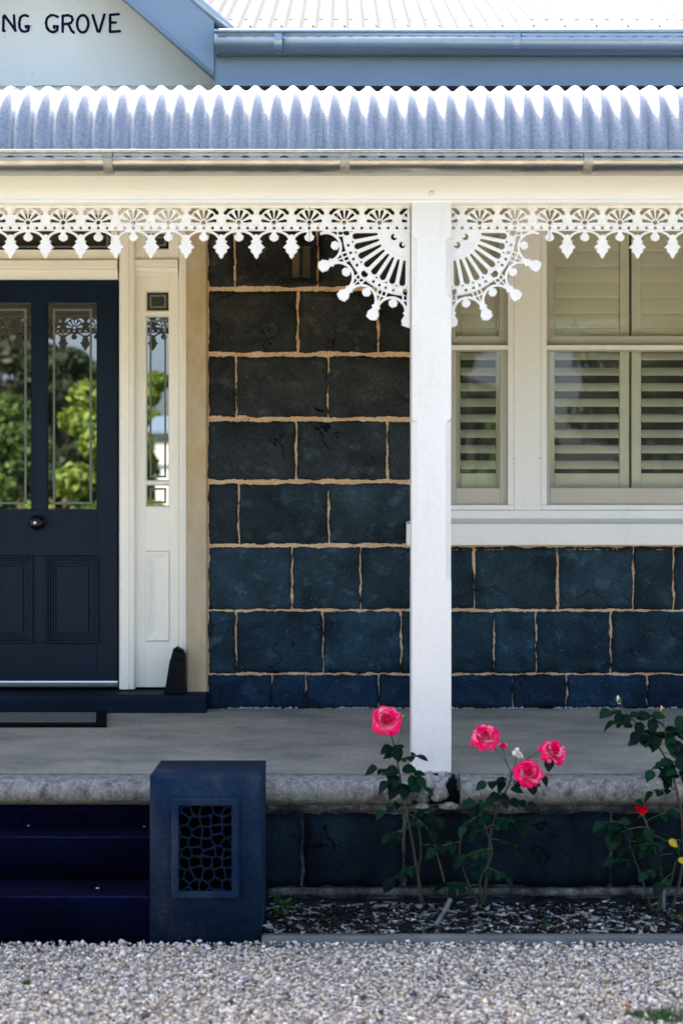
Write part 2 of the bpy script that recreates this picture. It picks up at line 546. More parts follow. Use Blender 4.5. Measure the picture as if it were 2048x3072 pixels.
# ------------------------------------------------------------------ rough stones
def stone_mesh(name, x0, x1, z0, z1, Y, seed, depth=0.03, rough=0.012, edge=0.004, res=0.026, ledges=False):
    nx = max(4, int((x1 - x0) / res)); nzz = max(4, int((z1 - z0) / res))
    cx, cz = 0.5 * (x0 + x1), 0.5 * (z0 + z1)
    v, f = [], []
    def pos(i, j, y=None):
        u, w = i / nx, j / nzz
        x = x0 + (x1 - x0) * u
        z = z0 + (z1 - z0) * w
        de = min(u, 1 - u) * (x1 - x0), min(w, 1 - w) * (z1 - z0)
        jx = edge * (1.4 * nz(z * 14 + seed * 3.1, u * 5.0 + seed) + nz(z * 55 + seed, seed * 1.7))
        jz = edge * (1.4 * nz(x * 14 + seed * 2.3, w * 5.0 - seed) + nz(x * 55 - seed, seed * 1.3))
        fx = max(0, 1 - de[0] / 0.05); fz = max(0, 1 - de[1] / 0.05)
        x += jx * fx; z += jz * fz
        d = min(de)
        prof = 1 - (1 - min(d / 0.03, 1)) ** 2
        big = nz(x * 3.2 + seed * 7, z * 4.2 - seed * 3, seed)
        rid = 1 - abs(nz(x * 5.0 - seed * 5, z * 7.5 + seed, seed * 2.1)) * 2
        low = max(0, 0.35 - w) * 2.0                       # spalled lower arrises
        fine = nz(x * 22, z * 26, seed)
        h = rough * (0.9 * big + 0.55 * rid * (0.4 + low) + 0.28 * fine)
        if ledges:
            m1 = nz(x * 6.0 + seed * 1.3, z * 8.0 - seed, 3.7 + seed) + 0.30 * nz(x * 21, z * 25, seed) + 0.55 * max(0, 0.30 - w) + 0.35 * max(0, 0.12 - min(u, 1 - u)) * 3
            for th, am in ((0.22, 0.0065), (0.40, 0.0055), (0.58, 0.0045)):
                q_ = min(max((m1 - th) / 0.035, 0), 1)
                h -= am * q_ * q_ * (3 - 2 * q_)
        yy = Y - prof * 0.017 - max(h, -0.012) * prof
        return (x - cx, (yy if y is None else y) - Y, z - cz)
    for j in range(nzz + 1):
        for i in range(nx + 1):
            v.append(pos(i, j))
    for j in range(nzz):
        for i in range(nx):
            a = j * (nx + 1) + i
            f.append((a, a + 1, a + nx + 2, a + nx + 1))
    # skirt to the back
    ring = [j for j in range(nx + 1)] + [(k + 1) * (nx + 1) - 1 for k in range(1, nzz + 1)] + \
           [nzz * (nx + 1) + i for i in range(nx - 1, -1, -1)] + [k * (nx + 1) for k in range(nzz - 1, 0, -1)]
    n0 = len(v)
    for r in ring:
        p = v[r]
        v.append((p[0], depth, p[2]))
    m = len(ring)
    for k in range(m):
        k2 = (k + 1) % m
        f.append((ring[k2], ring[k], n0 + k, n0 + k2))
    return mesh_from(name, v, f, smooth=True), (cx, Y, cz)

SEED = [1.0]
def stone(parent, x0, x1, z0, z1, Y, mat='bluestone_0', gap=0.006, gapx=None, **kw):
    gx = gap if gapx is None else gapx
    SEED[0] += 1.37
    me, c = stone_mesh('stone', x0 + gx, x1 - gx, z0 + gap, z1 - gap, Y, SEED[0], **kw)
    return link('stone', me, mat, parent, c)

# ------------------------------------------------------------------ signed-distance sheets (cast iron, vent)
def sdf_sheet(f, x0, x1, z0, z1, h, prof_r, t_edge, t_top, relief=None, back=True):
    nx = int(round((x1 - x0) / h)); nzz = int(round((z1 - z0) / h))
    xs = np.linspace(x0, x1, nx + 1); zs = np.linspace(z0, z1, nzz + 1)
    XX, ZZ = np.meshgrid(xs, zs)
    S = f(XX, ZZ)
    S = np.where(np.abs(S) < 1e-7, 1e-7, S)
    R = relief(XX, ZZ) if relief is not None else np.zeros_like(S)
    verts, vmap, faces, border = [], {}, [], []
    def hgt(s):
        k = 1 - min(max(s / prof_r, 0), 1)
        return t_edge + (t_top - t_edge) * math.sqrt(max(0, 1 - k * k))
    def gv(i, j):
        key = (i, j)
        if key not in vmap:
            vmap[key] = len(verts)
            verts.append((xs[i], -(hgt(S[j, i]) + R[j, i]), zs[j]))
        return vmap[key]
    def ev(i, j, i2, j2):
        key = (i, j, i2, j2) if (i, j) < (i2, j2) else (i2, j2, i, j)
        if key not in vmap:
            a, b = S[j, i], S[j2, i2]
            t = a / (a - b)
            vmap[key] = len(verts)
            verts.append((xs[i] + (xs[i2] - xs[i]) * t, -t_edge, zs[j] + (zs[j2] - zs[j]) * t))
        return vmap[key]
    ins = S > 0
    anyc = ins[:-1, :-1] | ins[1:, :-1] | ins[:-1, 1:] | ins[1:, 1:]
    for j, i in zip(*np.nonzero(anyc)):
        cs = [(i, j), (i + 1, j), (i + 1, j + 1), (i, j + 1)]
        st = [ins[c[1], c[0]] for c in cs]
        if all(st):
            faces.append(tuple(gv(*c) for c in cs))
            continue
        poly, cut = [], []
        for k in range(4):
            c, d = cs[k], cs[(k + 1) % 4]
            if st[k]: poly.append(gv(*c))
            if st[k] != st[(k + 1) % 4]:
                e = ev(*c, *d)
                poly.append(e); cut.append((e, st[k]))
        if len(poly) >= 3:
            faces.append(tuple(poly))
            if len(cut) == 2:
                a = [c[0] for c in cut if c[1]]; b = [c[0] for c in cut if not c[1]]
                if a and b: border.append((a[0], b[0]))
    n = len(verts)
    allv = list(verts)
    allf = list(faces)
    allv += [(p[0], 0.0, p[2]) for p in verts]
    if back:
        allf += [tuple(q + n for q in reversed(fc)) for fc in faces]
    allf += [(b, a, a + n, b + n) for a, b in border]
    return allv, allf

def U_max(*a):
    r = a[0]
    for q in a[1:]: r = np.maximum(r, q)
    return r
def circ(x, v, cx, cv, r):
    return r - np.hypot(x - cx, v - cv)
def capsule(x, v, ax, av, bx, bv, ra, rb):
    dx, dv = bx - ax, bv - av
    L2 = dx * dx + dv * dv
    t = np.clip(((x - ax) * dx + (v - av) * dv) / L2, 0, 1)
    return ra + (rb - ra) * t - np.hypot(x - ax - dx * t, v - av - dv * t)
def drop_profile(d, t, ts, ws):
    return np.where((t >= ts[0]) & (t <= ts[-1]), np.interp(t, ts, ws) - np.abs(d), -np.minimum(np.abs(t - ts[0]), np.abs(t - ts[-1])) - 1)

YF = 5.60                                         # plane of the iron lace
UNIT = YF / (2.24 * FPX)
PITCH = 235.6
def v_to_z(v): return Z(560 + v / 2.24, YF)
def u_to_x(u): return X(600 + u / 2.24, YF)       # for the left corner bracket drawing

def band(x, v):
    """fan frieze band, x periodic about a fan centre, v downwards"""
    xx = (x + PITCH / 2) % PITCH - PITCH / 2
    ax = np.abs(xx)
    s = np.minimum(v - 119, 300 - v)
    for ang in (9, 43, 76):
        a = rad(ang)
        r0, r1 = 30, 76
        s = np.minimum(s, -capsule(ax, v, r0 * math.cos(a), 243 - r0 * math.sin(a), r1 * math.cos(a), 243 - r1 * math.sin(a), 4.5, 11))
    s = np.minimum(s, -circ(ax, v, 0, 243, 14))
    hole = np.minimum(np.minimum(np.hypot(ax, v - 243) - 98, v - 147), 190 - v)
    leaf = U_max(circ(ax, v, PITCH / 2, 158, 24), circ(ax, v, PITCH / 2, 190, 19), circ(ax, v, PITCH / 2 - 28, 152, 9))
    hole = np.minimum(hole, -leaf)
    s = np.minimum(s, -hole)
    dx = (x + PITCH / 8) % (PITCH / 4) - PITCH / 8
    s = np.minimum(s, -circ(dx, v, 0, 279, 9))
    return s
def band_relief(x, v):
    xx = (x + PITCH / 2) % PITCH - PITCH / 2
    r = np.hypot(xx, v - 243)
    k = UNIT
    rel = np.clip(6 - np.abs(r - 91), 0, 4) * 0.9 * k
    rel = np.where(v > 262, 0, rel)
    rel = np.maximum(rel, np.clip(5 - np.abs(r - 18), 0, 4) * k)
    rel = np.maximum(rel, np.clip(5 - np.abs(v - 266), 0, 4) * 1.1 * k)
    rel = np.maximum(rel, np.clip(5 - np.abs(v - 295), 0, 4) * 1.1 * k)
    rel = np.maximum(rel, np.clip(8 - np.abs(v - 128), 0, 5) * 1.0 * k)
    return rel
PEND_T = [322, 345, 362, 369, 376, 388, 408, 414, 424, 436, 448, 456, 472, 487]
PEND_W = [10, 20, 28, 42, 30, 36, 57, 52, 36, 40, 30, 18, 15, 1]
DROP_T = [296, 315, 326, 336, 343, 352, 362, 371]
DROP_W = [15, 16, 22, 35, 29, 31, 22, 3]
def frieze_unit(x, v):
    s = band(x, v)
    xx = (x + PITCH / 2) % PITCH - PITCH / 2
    ax = np.abs(xx)
    q = np.hypot(ax / 108, (v - 366) / 66)
    g = 82.0
    arch = np.minimum(8.5 - np.abs(q - 1) * g, 372 - v)
    arch = np.where(v < 296, -9, arch)
    s = U_max(s, arch, drop_profile(PITCH / 2 - ax, v, PEND_T, PEND_W), drop_profile(ax, v, DROP_T, DROP_W))
    return s

def bracket(x, v):
    """corner bracket drawing; fans at 733 + k*PITCH; sun centre at (1392, 300)"""
    s = np.minimum(band(x - 733, v), x - 735)
    cx, cv = 1392.0, 300.0
    dx, dv = cx - x, v - cv
    r = np.hypot(dx, dv)
    ang = np.degrees(np.arctan2(dv, dx))          # 0 = left, 90 = down
    inq = np.minimum(dv + 6, dx + 18)
    disc = 385 + 6 - r
    a8 = (ang % 11.25) - 5.625
    lx = r * np.cos(np.radians(a8)); ly = r * np.sin(np.radians(a8))
    disc = np.minimum(disc, -capsule(lx, ly, 206, 0, 350, 0, 7.5, 20.5))
    disc = np.minimum(disc, -np.where(r > 200, circ(r * np.cos(np.radians((ang + 5.625) % 11.25 - 5.625)), r * np.sin(np.radians((ang + 5.625) % 11.25 - 5.625)), 374, 0, 6), -5))
    for hx, hv in ((1302, 340), (1357, 394)):
        disc = np.minimum(disc, -np.minimum(circ(x, v, hx, hv, 21), -circ(x, v, hx + 10, hv - 6, 13)))
    ring_ = 28 - np.abs(r - 408)
    for a in (13.5, 20.9, 27.4, 34, 56, 62.6, 69.1, 76.5):
        ring_ = np.minimum(ring_, -circ(x, v, cx - 408 * math.cos(rad(a)), cv + 408 * math.sin(rad(a)), 9.5))
    ring_ = np.minimum(ring_, -circ(x, v, cx - 406 * math.cos(rad(45)), cv + 406 * math.sin(rad(45)), 23))
    for a in (0.6, 89.0):
        ring_ = np.minimum(ring_, -circ(x, v, cx - 408 * math.cos(rad(a)), cv + 408 * math.sin(rad(a)), 25))
    collar = circ(x, v, cx - 406 * math.cos(rad(45)), cv + 406 * math.sin(rad(45)), 40)
    ring_ = np.maximum(ring_, np.minimum(collar, -circ(x, v, cx - 406 * math.cos(rad(45)), cv + 406 * math.sin(rad(45)), 23)))
    body = U_max(disc, ring_)
    ak = (ang - 11.25 + 11.25) % 22.5 - 11.25      # local angle within an arch
    bx = r * np.cos(np.radians(ak)); by = r * np.sin(np.radians(ak))
    da = np.hypot(bx - 556, by)
    arch = np.minimum(9.5 - np.abs(da - 98), 578 - bx)
    drop = drop_profile(by, bx, [450, 468, 476, 486, 494, 506, 516, 524], [12, 14, 20, 33, 28, 30, 20, 4])
    pk = (ang + 11.25) % 22.5 - 11.25
    px_ = r * np.cos(np.radians(pk)); py_ = r * np.sin(np.radians(pk))
    pend = drop_profile(py_, px_, [505, 534, 545, 553, 563, 576, 592, 606, 618, 630, 640, 646], [9, 14, 27, 33, 17, 26, 38, 42, 37, 41, 24, 4])
    pend = np.where(ang < 8, -5, pend)
    lat = U_max(6 - np.abs(r - 468), 6 - np.abs(np.abs(py_) - 30))
    lat = np.minimum(lat, np.minimum(da - 96, np.minimum(r - 428, 535 - px_)))
    lat = np.maximum(lat, np.minimum(5.0 - np.abs(py_), np.minimum(r - 428, 520 - px_)))
    body = U_max(body, arch, drop, pend, lat)
    body = np.minimum(body, inq)
    bar = np.minimum(np.minimum(x - 1390, 1411 - x), np.minimum(v - 150, 950 - v))
    half = drop_profile(x - 735, v, DROP_T, DROP_W)
    half = np.minimum(half, x - 735)
    s = U_max(s, body, bar, half)
    s = np.minimum(s, np.minimum(1411 - x, 957 - v))
    return s
def bracket_relief(x, v):
    rel = np.where(v < 300, band_relief(x - 733, v), 0)
    r = np.hypot(1392 - x, v - 300)
    m = v >= 300
    rel = np.where(m, np.maximum(rel, np.clip(6 - np.abs(r - 182), 0, 4) * UNIT), rel)
    rel = np.where(m, np.maximum(rel, np.clip(5 - np.abs(r - 428), 0, 4) * UNIT), rel)
    rel = np.where(m, np.maximum(rel, np.clip(5 - np.abs(r - 388), 0, 4) * UNIT), rel)
    rel = np.where(m & (r < 120), np.clip(5 - np.abs((r % 40) - 20), 0, 4) * UNIT, rel)
    return rel

# =================================================================== SETTING: ground
Y_WALL = 7.10
def sheet(name, mat, x0, x1, y0, y1, z, kind='structure'):
    o = link(name, mesh_from(name, [(x0, y0, z), (x1, y0, z), (x1, y1, z), (x0, y1, z)], [(0, 1, 2, 3)]), mat)
    return tag(o, kind=kind)

sheet('ground', 'lawn_green', -600, 600, -900, 300, -0.030)
sheet('driveway', 'gravel_base', -14, 14, -4.6, 5.10, -0.012)

# =================================================================== HOUSE
house = empty('stone_house', (0, Y_WALL, 0),
              'dark bluestone house with cream door surround, shuttered window and pale gable lettered in navy', 'house')

# ---- wall: mortar bed with each stone set into it
Y_MORT = Y_WALL + 0.006
ROWS = [480, 672, 867, 1063, 1257, 1445, 1638, 1831, 2023, 2128]
RZ = [Z(p, Y_WALL) for p in ROWS]
DOOR_CX = X(118, 7.16)
QX0, QX1 = X(560, 7.08), X(620, 7.08)              # right-hand quoin strip
QLX1, QLX0 = 2 * DOOR_CX - QX0, 2 * DOOR_CX - QX1  # mirrored at the left of the door
WIN_L, WIN_R = X(1240, Y_WALL), X(2560, Y_WALL)
WIN_TOP = 3.12
SILL_BOT = Z(1638, Y_WALL)
WALL_L, WALL_R = -4.6, 4.6
FLOOR_W = Z(2126, Y_WALL)                          # floor level at the wall
wb = MB()
wb.box(QX1 - 0.05, WIN_L, Y_MORT, Y_MORT + 0.3, FLOOR_W - 0.3, 3.3)
wb.box(WIN_L + 0.001, WIN_R, Y_MORT, Y_MORT + 0.3, FLOOR_W - 0.3, SILL_BOT + 0.03)
wb.box(WIN_R + 0.001, WALL_R, Y_MORT, Y_MORT + 0.3, FLOOR_W - 0.3, 3.3)
wb.box(WALL_L, QLX0 + 0.05, Y_MORT, Y_MORT + 0.3, FLOOR_W - 0.3, 3.3)
wb.box(QLX0 + 0.051, QX1 - 0.051, Y_MORT + 0.05, Y_MORT + 0.3, FLOOR_W - 0.3, FLOOR_W + 0.06)
wb.box(WALL_L, WALL_R, Y_MORT + 0.02, Y_MORT + 0.3, 3.301, 4.0)
# end walls and rear wall of the house
wb.box(WALL_L, WALL_L + 0.3, Y_MORT + 0.301, 14.0, -0.1, 3.9)
wb.box(WALL_R - 0.3, WALL_R, Y_MORT + 0.301, 14.0, -0.1, 3.9)
wb.box(WALL_L + 0.301, WALL_R - 0.301, 13.7, 14.0, -0.1, 3.9)
wall = wb.obj('wall', 'mortar', house)

JOINTS = {0: [760, 1010], 1: [704, 954], 2: [893, 1134], 3: [708, 984], 4: [888, 1161], 5: [717, 986],
          6: [876, 1082], 7: [709, 968, 1202], 8: [815, 917, 1136]}
JR = {6: [1421, 1671, 1899, 2019], 7: [1481, 1607, 1831], 8: [1536, 1699, 1940]}
rng = random.Random(11)
for r in range(9):
    zt, zb = RZ[r], RZ[r + 1]
    xs = [QX1 + 0.004] + [X(p, Y_WALL) for p in JOINTS[r]]
    if r < 6:
        xs.append(WIN_L)
    else:
        xs += [X(p, Y_WALL) for p in JR[r]]
        while xs[-1] < WALL_R - 0.5: xs.append(xs[-1] + rng.uniform(0.26, 0.46))
        xs.append(WALL_R)
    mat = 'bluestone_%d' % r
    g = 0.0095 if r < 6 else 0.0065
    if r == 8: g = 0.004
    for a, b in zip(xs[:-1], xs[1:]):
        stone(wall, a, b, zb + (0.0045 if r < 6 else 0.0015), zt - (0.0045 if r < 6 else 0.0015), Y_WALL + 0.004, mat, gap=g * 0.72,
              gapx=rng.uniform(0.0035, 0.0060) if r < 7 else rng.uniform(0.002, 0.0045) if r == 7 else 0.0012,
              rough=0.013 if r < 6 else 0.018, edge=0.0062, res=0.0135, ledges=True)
    # left of the door, outside the photograph but part of the same wall
    x = WALL_L
    cuts = [x]
    while x < QLX0 - 0.5:
        x += rng.uniform(0.3, 0.48); cuts.append(x)
    cuts.append(QLX0 - 0.004)
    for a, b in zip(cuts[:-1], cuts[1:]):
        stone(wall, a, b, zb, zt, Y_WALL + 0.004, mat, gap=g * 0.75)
    if r < 6:
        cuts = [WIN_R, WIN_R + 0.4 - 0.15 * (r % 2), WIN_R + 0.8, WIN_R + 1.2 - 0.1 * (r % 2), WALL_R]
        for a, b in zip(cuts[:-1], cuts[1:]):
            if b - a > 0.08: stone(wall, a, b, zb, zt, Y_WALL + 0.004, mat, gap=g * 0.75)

# crusty lime line along the foot of the wall and under the sill
def crust(x0, x1, zc, Y, n, seed, mat, amp=0.006, up=0.016, name='lime_crust'):
    r = random.Random(seed)
    mb = MB()
    for k in range(n):
        x = r.uniform(x0, x1)
        if nz(x * 3.7, seed) < -0.10: continue
        w = r.uniform(0.002, 0.011); h = r.uniform(0.001, up * 0.45)
        pts = []
        m = 6
        for q in range(m):
            a = 2 * math.pi * q / m
            pts.append((x + w * math.cos(a) * r.uniform(0.6, 1.2), Y - r.uniform(0.001, amp), zc + abs(h * (math.sin(a) + 0.7)) * r.uniform(0.5, 1.2)))
        c = (x, Y - amp - 0.002, zc + h * 0.6)
        n0 = len(pts)
        mb.add(pts + [c], [(q, (q + 1) % n0, n0) for q in range(n0)])
    return mb.obj(name, mat, wall)
crust(QX1 + 0.05, 2.2, FLOOR_W + 0.001, Y_WALL - 0.012, 800, 5, 'crust')
crust(X(1353, Y_WALL), 2.2, SILL_BOT - 0.020, Y_WALL - 0.014, 120, 8, 'mortar', up=0.010, name='sill_pointing')

# ---- quoin strips beside the door surround
for x0, x1 in ((QX0, QX1), (QLX0, QLX1)):
    MB().box(x0, x1, 7.08, 7.30, Z(2084, 7.08), 3.2).obj('quoin', 'sandstone', house, bevel=0.007)

# ---- door threshold step
sill_top = Z(2085, 6.97)
o = MB().extrude_x([(6.97, FLOOR_W - 0.02), (6.965, sill_top - 0.015), (6.975, sill_top), (7.30, sill_top + 0.006), (7.30, FLOOR_W - 0.02)],
                   2 * DOOR_CX - X(618, 6.97), X(618, 6.97)).obj('threshold_step', 'navy_sill', house, bevel=0.006)
YD = 7.17                                          # face of the door
DX0, DX1 = 2 * DOOR_CX - X(355, YD), X(355, YD)
DZ0, DZ1 = Z(2043, YD), Z(838, YD)

# ---- door surround: jambs, transom bar, fanlight, side panels
surround = empty('door_frame', (DOOR_CX, 7.2, sill_top))
surround.parent = house
surround.location = Vector((DOOR_CX, 7.2, sill_top)) - Vector(house.location)
BASE[surround.name] = Vector((DOOR_CX, 7.2, sill_top))
surround['label'] = 'cream painted timber door surround with fanlight and narrow side panes'
YJ = 7.115
def jamb(xa, xb, y0, z0, z1):
    w = xb - xa
    prof = [(xa, y0 + 0.02), (xa + 0.008, y0 + 0.004), (xa + w * 0.2, y0), (xa + w * 0.62, y0), (xa + w * 0.66, y0 + 0.006), (xa + w * 0.74, y0 + 0.006),
            (xa + w * 0.78, y0 + 0.001), (xb - 0.005, y0 + 0.004), (xb, y0 + 0.02), (xb, 7.28), (xa, 7.28)]
    n = len(prof)
    v = [(x, y, z0) for x, y in prof] + [(x, y, z1) for x, y in prof]
    f = [(i, (i + 1) % n, n + (i + 1) % n, n + i) for i in range(n)] + [tuple(range(n))[::-1], tuple(range(n, 2 * n))]
    MB().add(v, f).obj('jamb', 'cream_paint', surround)
for sgn in (1, -1):
    def mx(px, Y):
        return X(px, Y) if sgn > 0 else 2 * DOOR_CX - X(px, Y)
    def pair(a, b, Y):
        p, q = mx(a, Y), mx(b, Y)
        return (min(p, q), max(p, q))
    a, b = pair(356, 404, YJ)
    jamb(a, b, YJ, Z(2068, YJ), 3.18)
    a, b = pair(536, 561, YJ + 0.01)
    jamb(a, b + 0.02 if sgn > 0 else b, YJ + 0.01, Z(2064, YJ), 3.18)
    YS = 7.165
    a, b = pair(403, 537, YS)
    p0, p1 = pair(437, 508, YS)
    # side panel board with openings: built from stiles and rails
    zT = 3.18
    cuts = [(Z(2062, YS), Z(1922, YS)), None]
    box('stile', 'cream_paint', surround, a, p0, YS, YS + 0.05, Z(2062, YS), zT, 0.003)
    box('stile', 'cream_paint', surround, p1, b, YS, YS + 0.05, Z(2062, YS), zT, 0.003)
    for y_lo, y_hi in ((2062, 1924), (1653, 1521), (1452, 1444), (946, 934), (871, 748)):
        box('rail', 'cream_paint', surround, p0 - 0.001, p1 + 0.001, YS + 0.001, YS + 0.05, Z(y_lo, YS), Z(y_hi, YS), 0.002)
    box('rail', 'cream_paint', surround, p0 - 0.001, p1 + 0.001, YS + 0.001, YS + 0.05, Z(695, YS), zT - 0.001, 0.002)
    # raised moulded lower panel
    z0, z1 = Z(1923, YS), Z(1654, YS)
    rings(p0, p1, z0, z1, [(0, YS + 0.03), (0, YS - 0.006), (0.004, YS - 0.011), (0.012, YS - 0.011), (0.016, YS - 0.004), (0.022, YS - 0.004), (0.027, YS + 0.004),
                           (0.034, YS + 0.004), (0.037, YS + 0.009), (0.044, YS + 0.009), (0.046, YS + 0.012)]).obj('side_panel', 'cream_paint', surround)
    # moulded transom bar over the side panel
    m0, m1 = pair(404, 535, YS)
    MB().extrude_x([(YS + 0.0005, Z(832, YS)), (YS - 0.012, Z(830, YS)), (YS - 0.012, Z(816, YS)), (YS - 0.022, Z(814, YS)), (YS - 0.026, Z(806, YS)), (YS - 0.022, Z(800, YS)),
                    (YS - 0.030, Z(797, YS)), (YS - 0.030, Z(782, YS)), (YS + 0.0005, Z(779, YS))], m0, m1).obj('transom_bar', 'cream_paint', surround)
    # panes with etched border lines
    for (y_lo, y_hi, etop) in ((1443, 947, 12), (1520, 1453, 12), (933, 872, 12), (747, 696, 12)):
        yg = YS + 0.022
        za, zb = Z(y_lo, YS), Z(y_hi, YS)
        link('pane', mesh_from('pane', [(p0, yg, za), (p1, yg, za), (p1, yg, zb), (p0, yg, zb)], [(0, 1, 2, 3)]), 'door_glass', surround)
        rings(p0 - 0.001, p1 + 0.001, za - 0.001, zb + 0.001, [(0, YS + 0.002), (0.004, YS + 0.006), (0.007, YS + 0.021), (0.007, YS + 0.03)], cap=False).obj('glazing_bead', 'cream_paint', surround)
        e = 0.018
        rings(p0 + e, p1 - e, za + e, zb - e, [(0, yg - 0.0012), (0.0095, yg - 0.0012)], cap=False).obj('etched_border', 'etch', surround)
# head over the door: transom bar and fanlight
m0, m1 = DX0 - 0.002, DX1 + 0.002
YS = 7.15
MB().extrude_x([(7.24, Z(838, YS)), (YS - 0.004, Z(838, YS)), (YS - 0.010, Z(834, YS)), (YS - 0.010, Z(824, YS)), (YS - 0.018, Z(821, YS)), (YS - 0.023, Z(812, YS)), (YS - 0.018, Z(806, YS)),
                (YS - 0.028, Z(802, YS)), (YS - 0.028, Z(784, YS)), (YS - 0.004, Z(780, YS)), (7.24, Z(780, YS))], m0, m1).obj('transom_bar', 'cream_paint', surround)
fz0, fz1 = Z(748, YS), Z(640, YS)
fx0, fx1 = DX0 + 0.04, X(332, YS)
box('rail', 'cream_paint', surround, m0, m1, YS + 0.006, YS + 0.05, Z(779, YS), fz0, 0.002)
box('rail', 'cream_paint', surround, m0, m1, YS + 0.006, YS + 0.05, fz1, 3.18, 0.002)
box('stile', 'cream_paint', surround, m0, fx0, YS + 0.007, YS + 0.05, fz0 + 0.0005, fz1 - 0.0005, 0.002)
box('stile', 'cream_paint', surround, fx1, m1, YS + 0.007, YS + 0.05, fz0 + 0.0005, fz1 - 0.0005, 0.002)
yg = YS + 0.03
link('pane', mesh_from('pane', [(fx0, yg, fz0), (fx1, yg, fz0), (fx1, yg, fz1), (fx0, yg, fz1)], [(0, 1, 2, 3)]), 'door_glass', surround)
rings(fx0 + 0.014, fx1 - 0.014, fz0 + 0.012, fz1 - 0.012, [(0, yg - 0.0012), (0.011, yg - 0.0012)], cap=False).obj('etched_border', 'etch', surround)
# aluminium weather strip under the door
MB().extrude_x([(7.14, Z(2062, 7.14)), (7.13, Z(2060, 7.14)), (7.125, Z(2056, 7.14)), (7.14, Z(2052, 7.14)), (7.15, Z(2048, 7.14)), (7.152, Z(2044, 7.14)), (7.168, Z(2043, 7.14)), (7.168, Z(2062, 7.14))],
               DX0, DX1).obj('weather_strip', 'aluminium', surround)

# ---- front door
door = empty('front_door', (DOOR_CX, YD, DZ0))
door.parent = house
door.location = Vector((DOOR_CX, YD, DZ0)) - Vector(house.location)
BASE[door.name] = Vector((DOOR_CX, YD, DZ0))
door['label'] = 'navy four panel front door with two tall etched panes and a central black knob'
def dpx(px): return X(px, YD)
def mirror(px): return 236 - px
GX = [(140, 292), (mirror(292), mirror(140))]
box('stile', 'navy_door', door, dpx(292), DX1 - 0.003, YD, YD + 0.045, DZ0 + 0.004, DZ1 - 0.003, 0.002)
box('stile', 'navy_door', door, DX0 + 0.003, dpx(mirror(292)), YD, YD + 0.045, DZ0 + 0.004, DZ1 - 0.003, 0.002)
xL, xR = dpx(mirror(292)) + 0.0005, dpx(292) - 0.0005
box('rail', 'navy_door', door, xL, xR, YD + 0.001, YD + 0.045, Z(906, YD), DZ1 - 0.003, 0.0015)
box('rail', 'navy_door', door, xL, xR, YD + 0.001, YD + 0.045, Z(1669, YD), Z(1530, YD), 0.0015)
box('rail', 'navy_door', door, xL, xR, YD + 0.001, YD + 0.045, DZ0 + 0.004, Z(1928, YD), 0.0015)
box('muntin', 'navy_door', door, dpx(97), dpx(139), YD + 0.001, YD + 0.045, Z(1530, YD) + 0.0005, Z(906, YD) - 0.0005, 0.0015)
box('muntin', 'navy_door', door, dpx(97), dpx(139), YD + 0.001, YD + 0.045, Z(1928, YD) + 0.0005, Z(1669, YD) - 0.0005, 0.0015)
for a, b in GX:
    x0, x1 = dpx(a), dpx(b)
    z0, z1 = Z(1530, YD), Z(906, YD)
    yg = YD + 0.018
    link('pane', mesh_from('pane', [(x0, yg, z0), (x1, yg, z0), (x1, yg, z1), (x0, yg, z1)], [(0, 1, 2, 3)]), 'door_glass', door)
    rings(x0 - 0.003, x1 + 0.003, z0 - 0.003, z1 + 0.003, [(0, YD + 0.0025), (0.0, YD - 0.003), (0.005, YD - 0.003), (0.008, YD + 0.012), (0.009, YD + 0.03)], cap=False).obj('glazing_bead', 'navy_door', door)
    rings(x0 + 0.029, x1 - 0.029, z0 + 0.029, z1 - 0.031, [(0, yg - 0.0012), (0.012, yg - 0.0012)], cap=False).obj('etched_border', 'etch', door)
    z0, z1 = Z(1928, YD), Z(1669, YD)
    rings(x0 - 0.004, x1 + 0.009, z0 - 0.004, z1 + 0.004,
          [(0, YD + 0.004), (0.0, YD - 0.010), (0.005, YD - 0.014), (0.012, YD - 0.013), (0.016, YD - 0.004), (0.022, YD - 0.004), (0.026, YD + 0.004), (0.035, YD + 0.004),
           (0.038, YD + 0.013), (0.047, YD + 0.013), (0.049, YD + 0.018), (0.054, YD + 0.018), (0.056, YD + 0.011)]).obj('door_panel', 'navy_door', door)
kc = (dpx(117), YD, Z(1568, YD))
kn = MB().lathe([(0.034, 0.004), (0.034, -0.005), (0.026, -0.009), (0.014, -0.012), (0.013, -0.030), (0.022, -0.036), (0.033, -0.044), (0.037, -0.054), (0.034, -0.064), (0.024, -0.071), (0.010, -0.074)],
                kc, 'Y', 28).obj('knob', 'black_gloss', door, smooth=True)
MB().lathe([(0.009, -0.073), (0.009, -0.077), (0.004, -0.078)], (kc[0] - 0.003, kc[1], kc[2]), 'Y', 16).obj('spindle_cap', 'brass_spindle', door, smooth=True)
MB().lathe([(0.017, 0.003), (0.017, -0.008), (0.012, -0.010)], (kc[0] + 0.018, kc[1], kc[2] + 0.003), 'Y', 18).obj('keyhole_cover', 'black_gloss', door, smooth=True)
# dark hallway behind
MB().box(DX0 - 0.6, DX1 + 0.6, 7.30, 7.34, FLOOR_W - 0.1, 3.2).obj('hall_wall', 'dark_room', house)

# ---- three-light window
def louvre_mesh(w, chord=0.066, t=0.009):
    prof = []
    for k in range(10):
        a = 2 * math.pi * k / 10
        prof.append((chord / 2 * math.cos(a), t / 2 * math.sin(a)))
    mb = MB().extrude_x(prof, -w / 2, w / 2)
    me = mesh_from('slat', mb.v, mb.f)
    return me

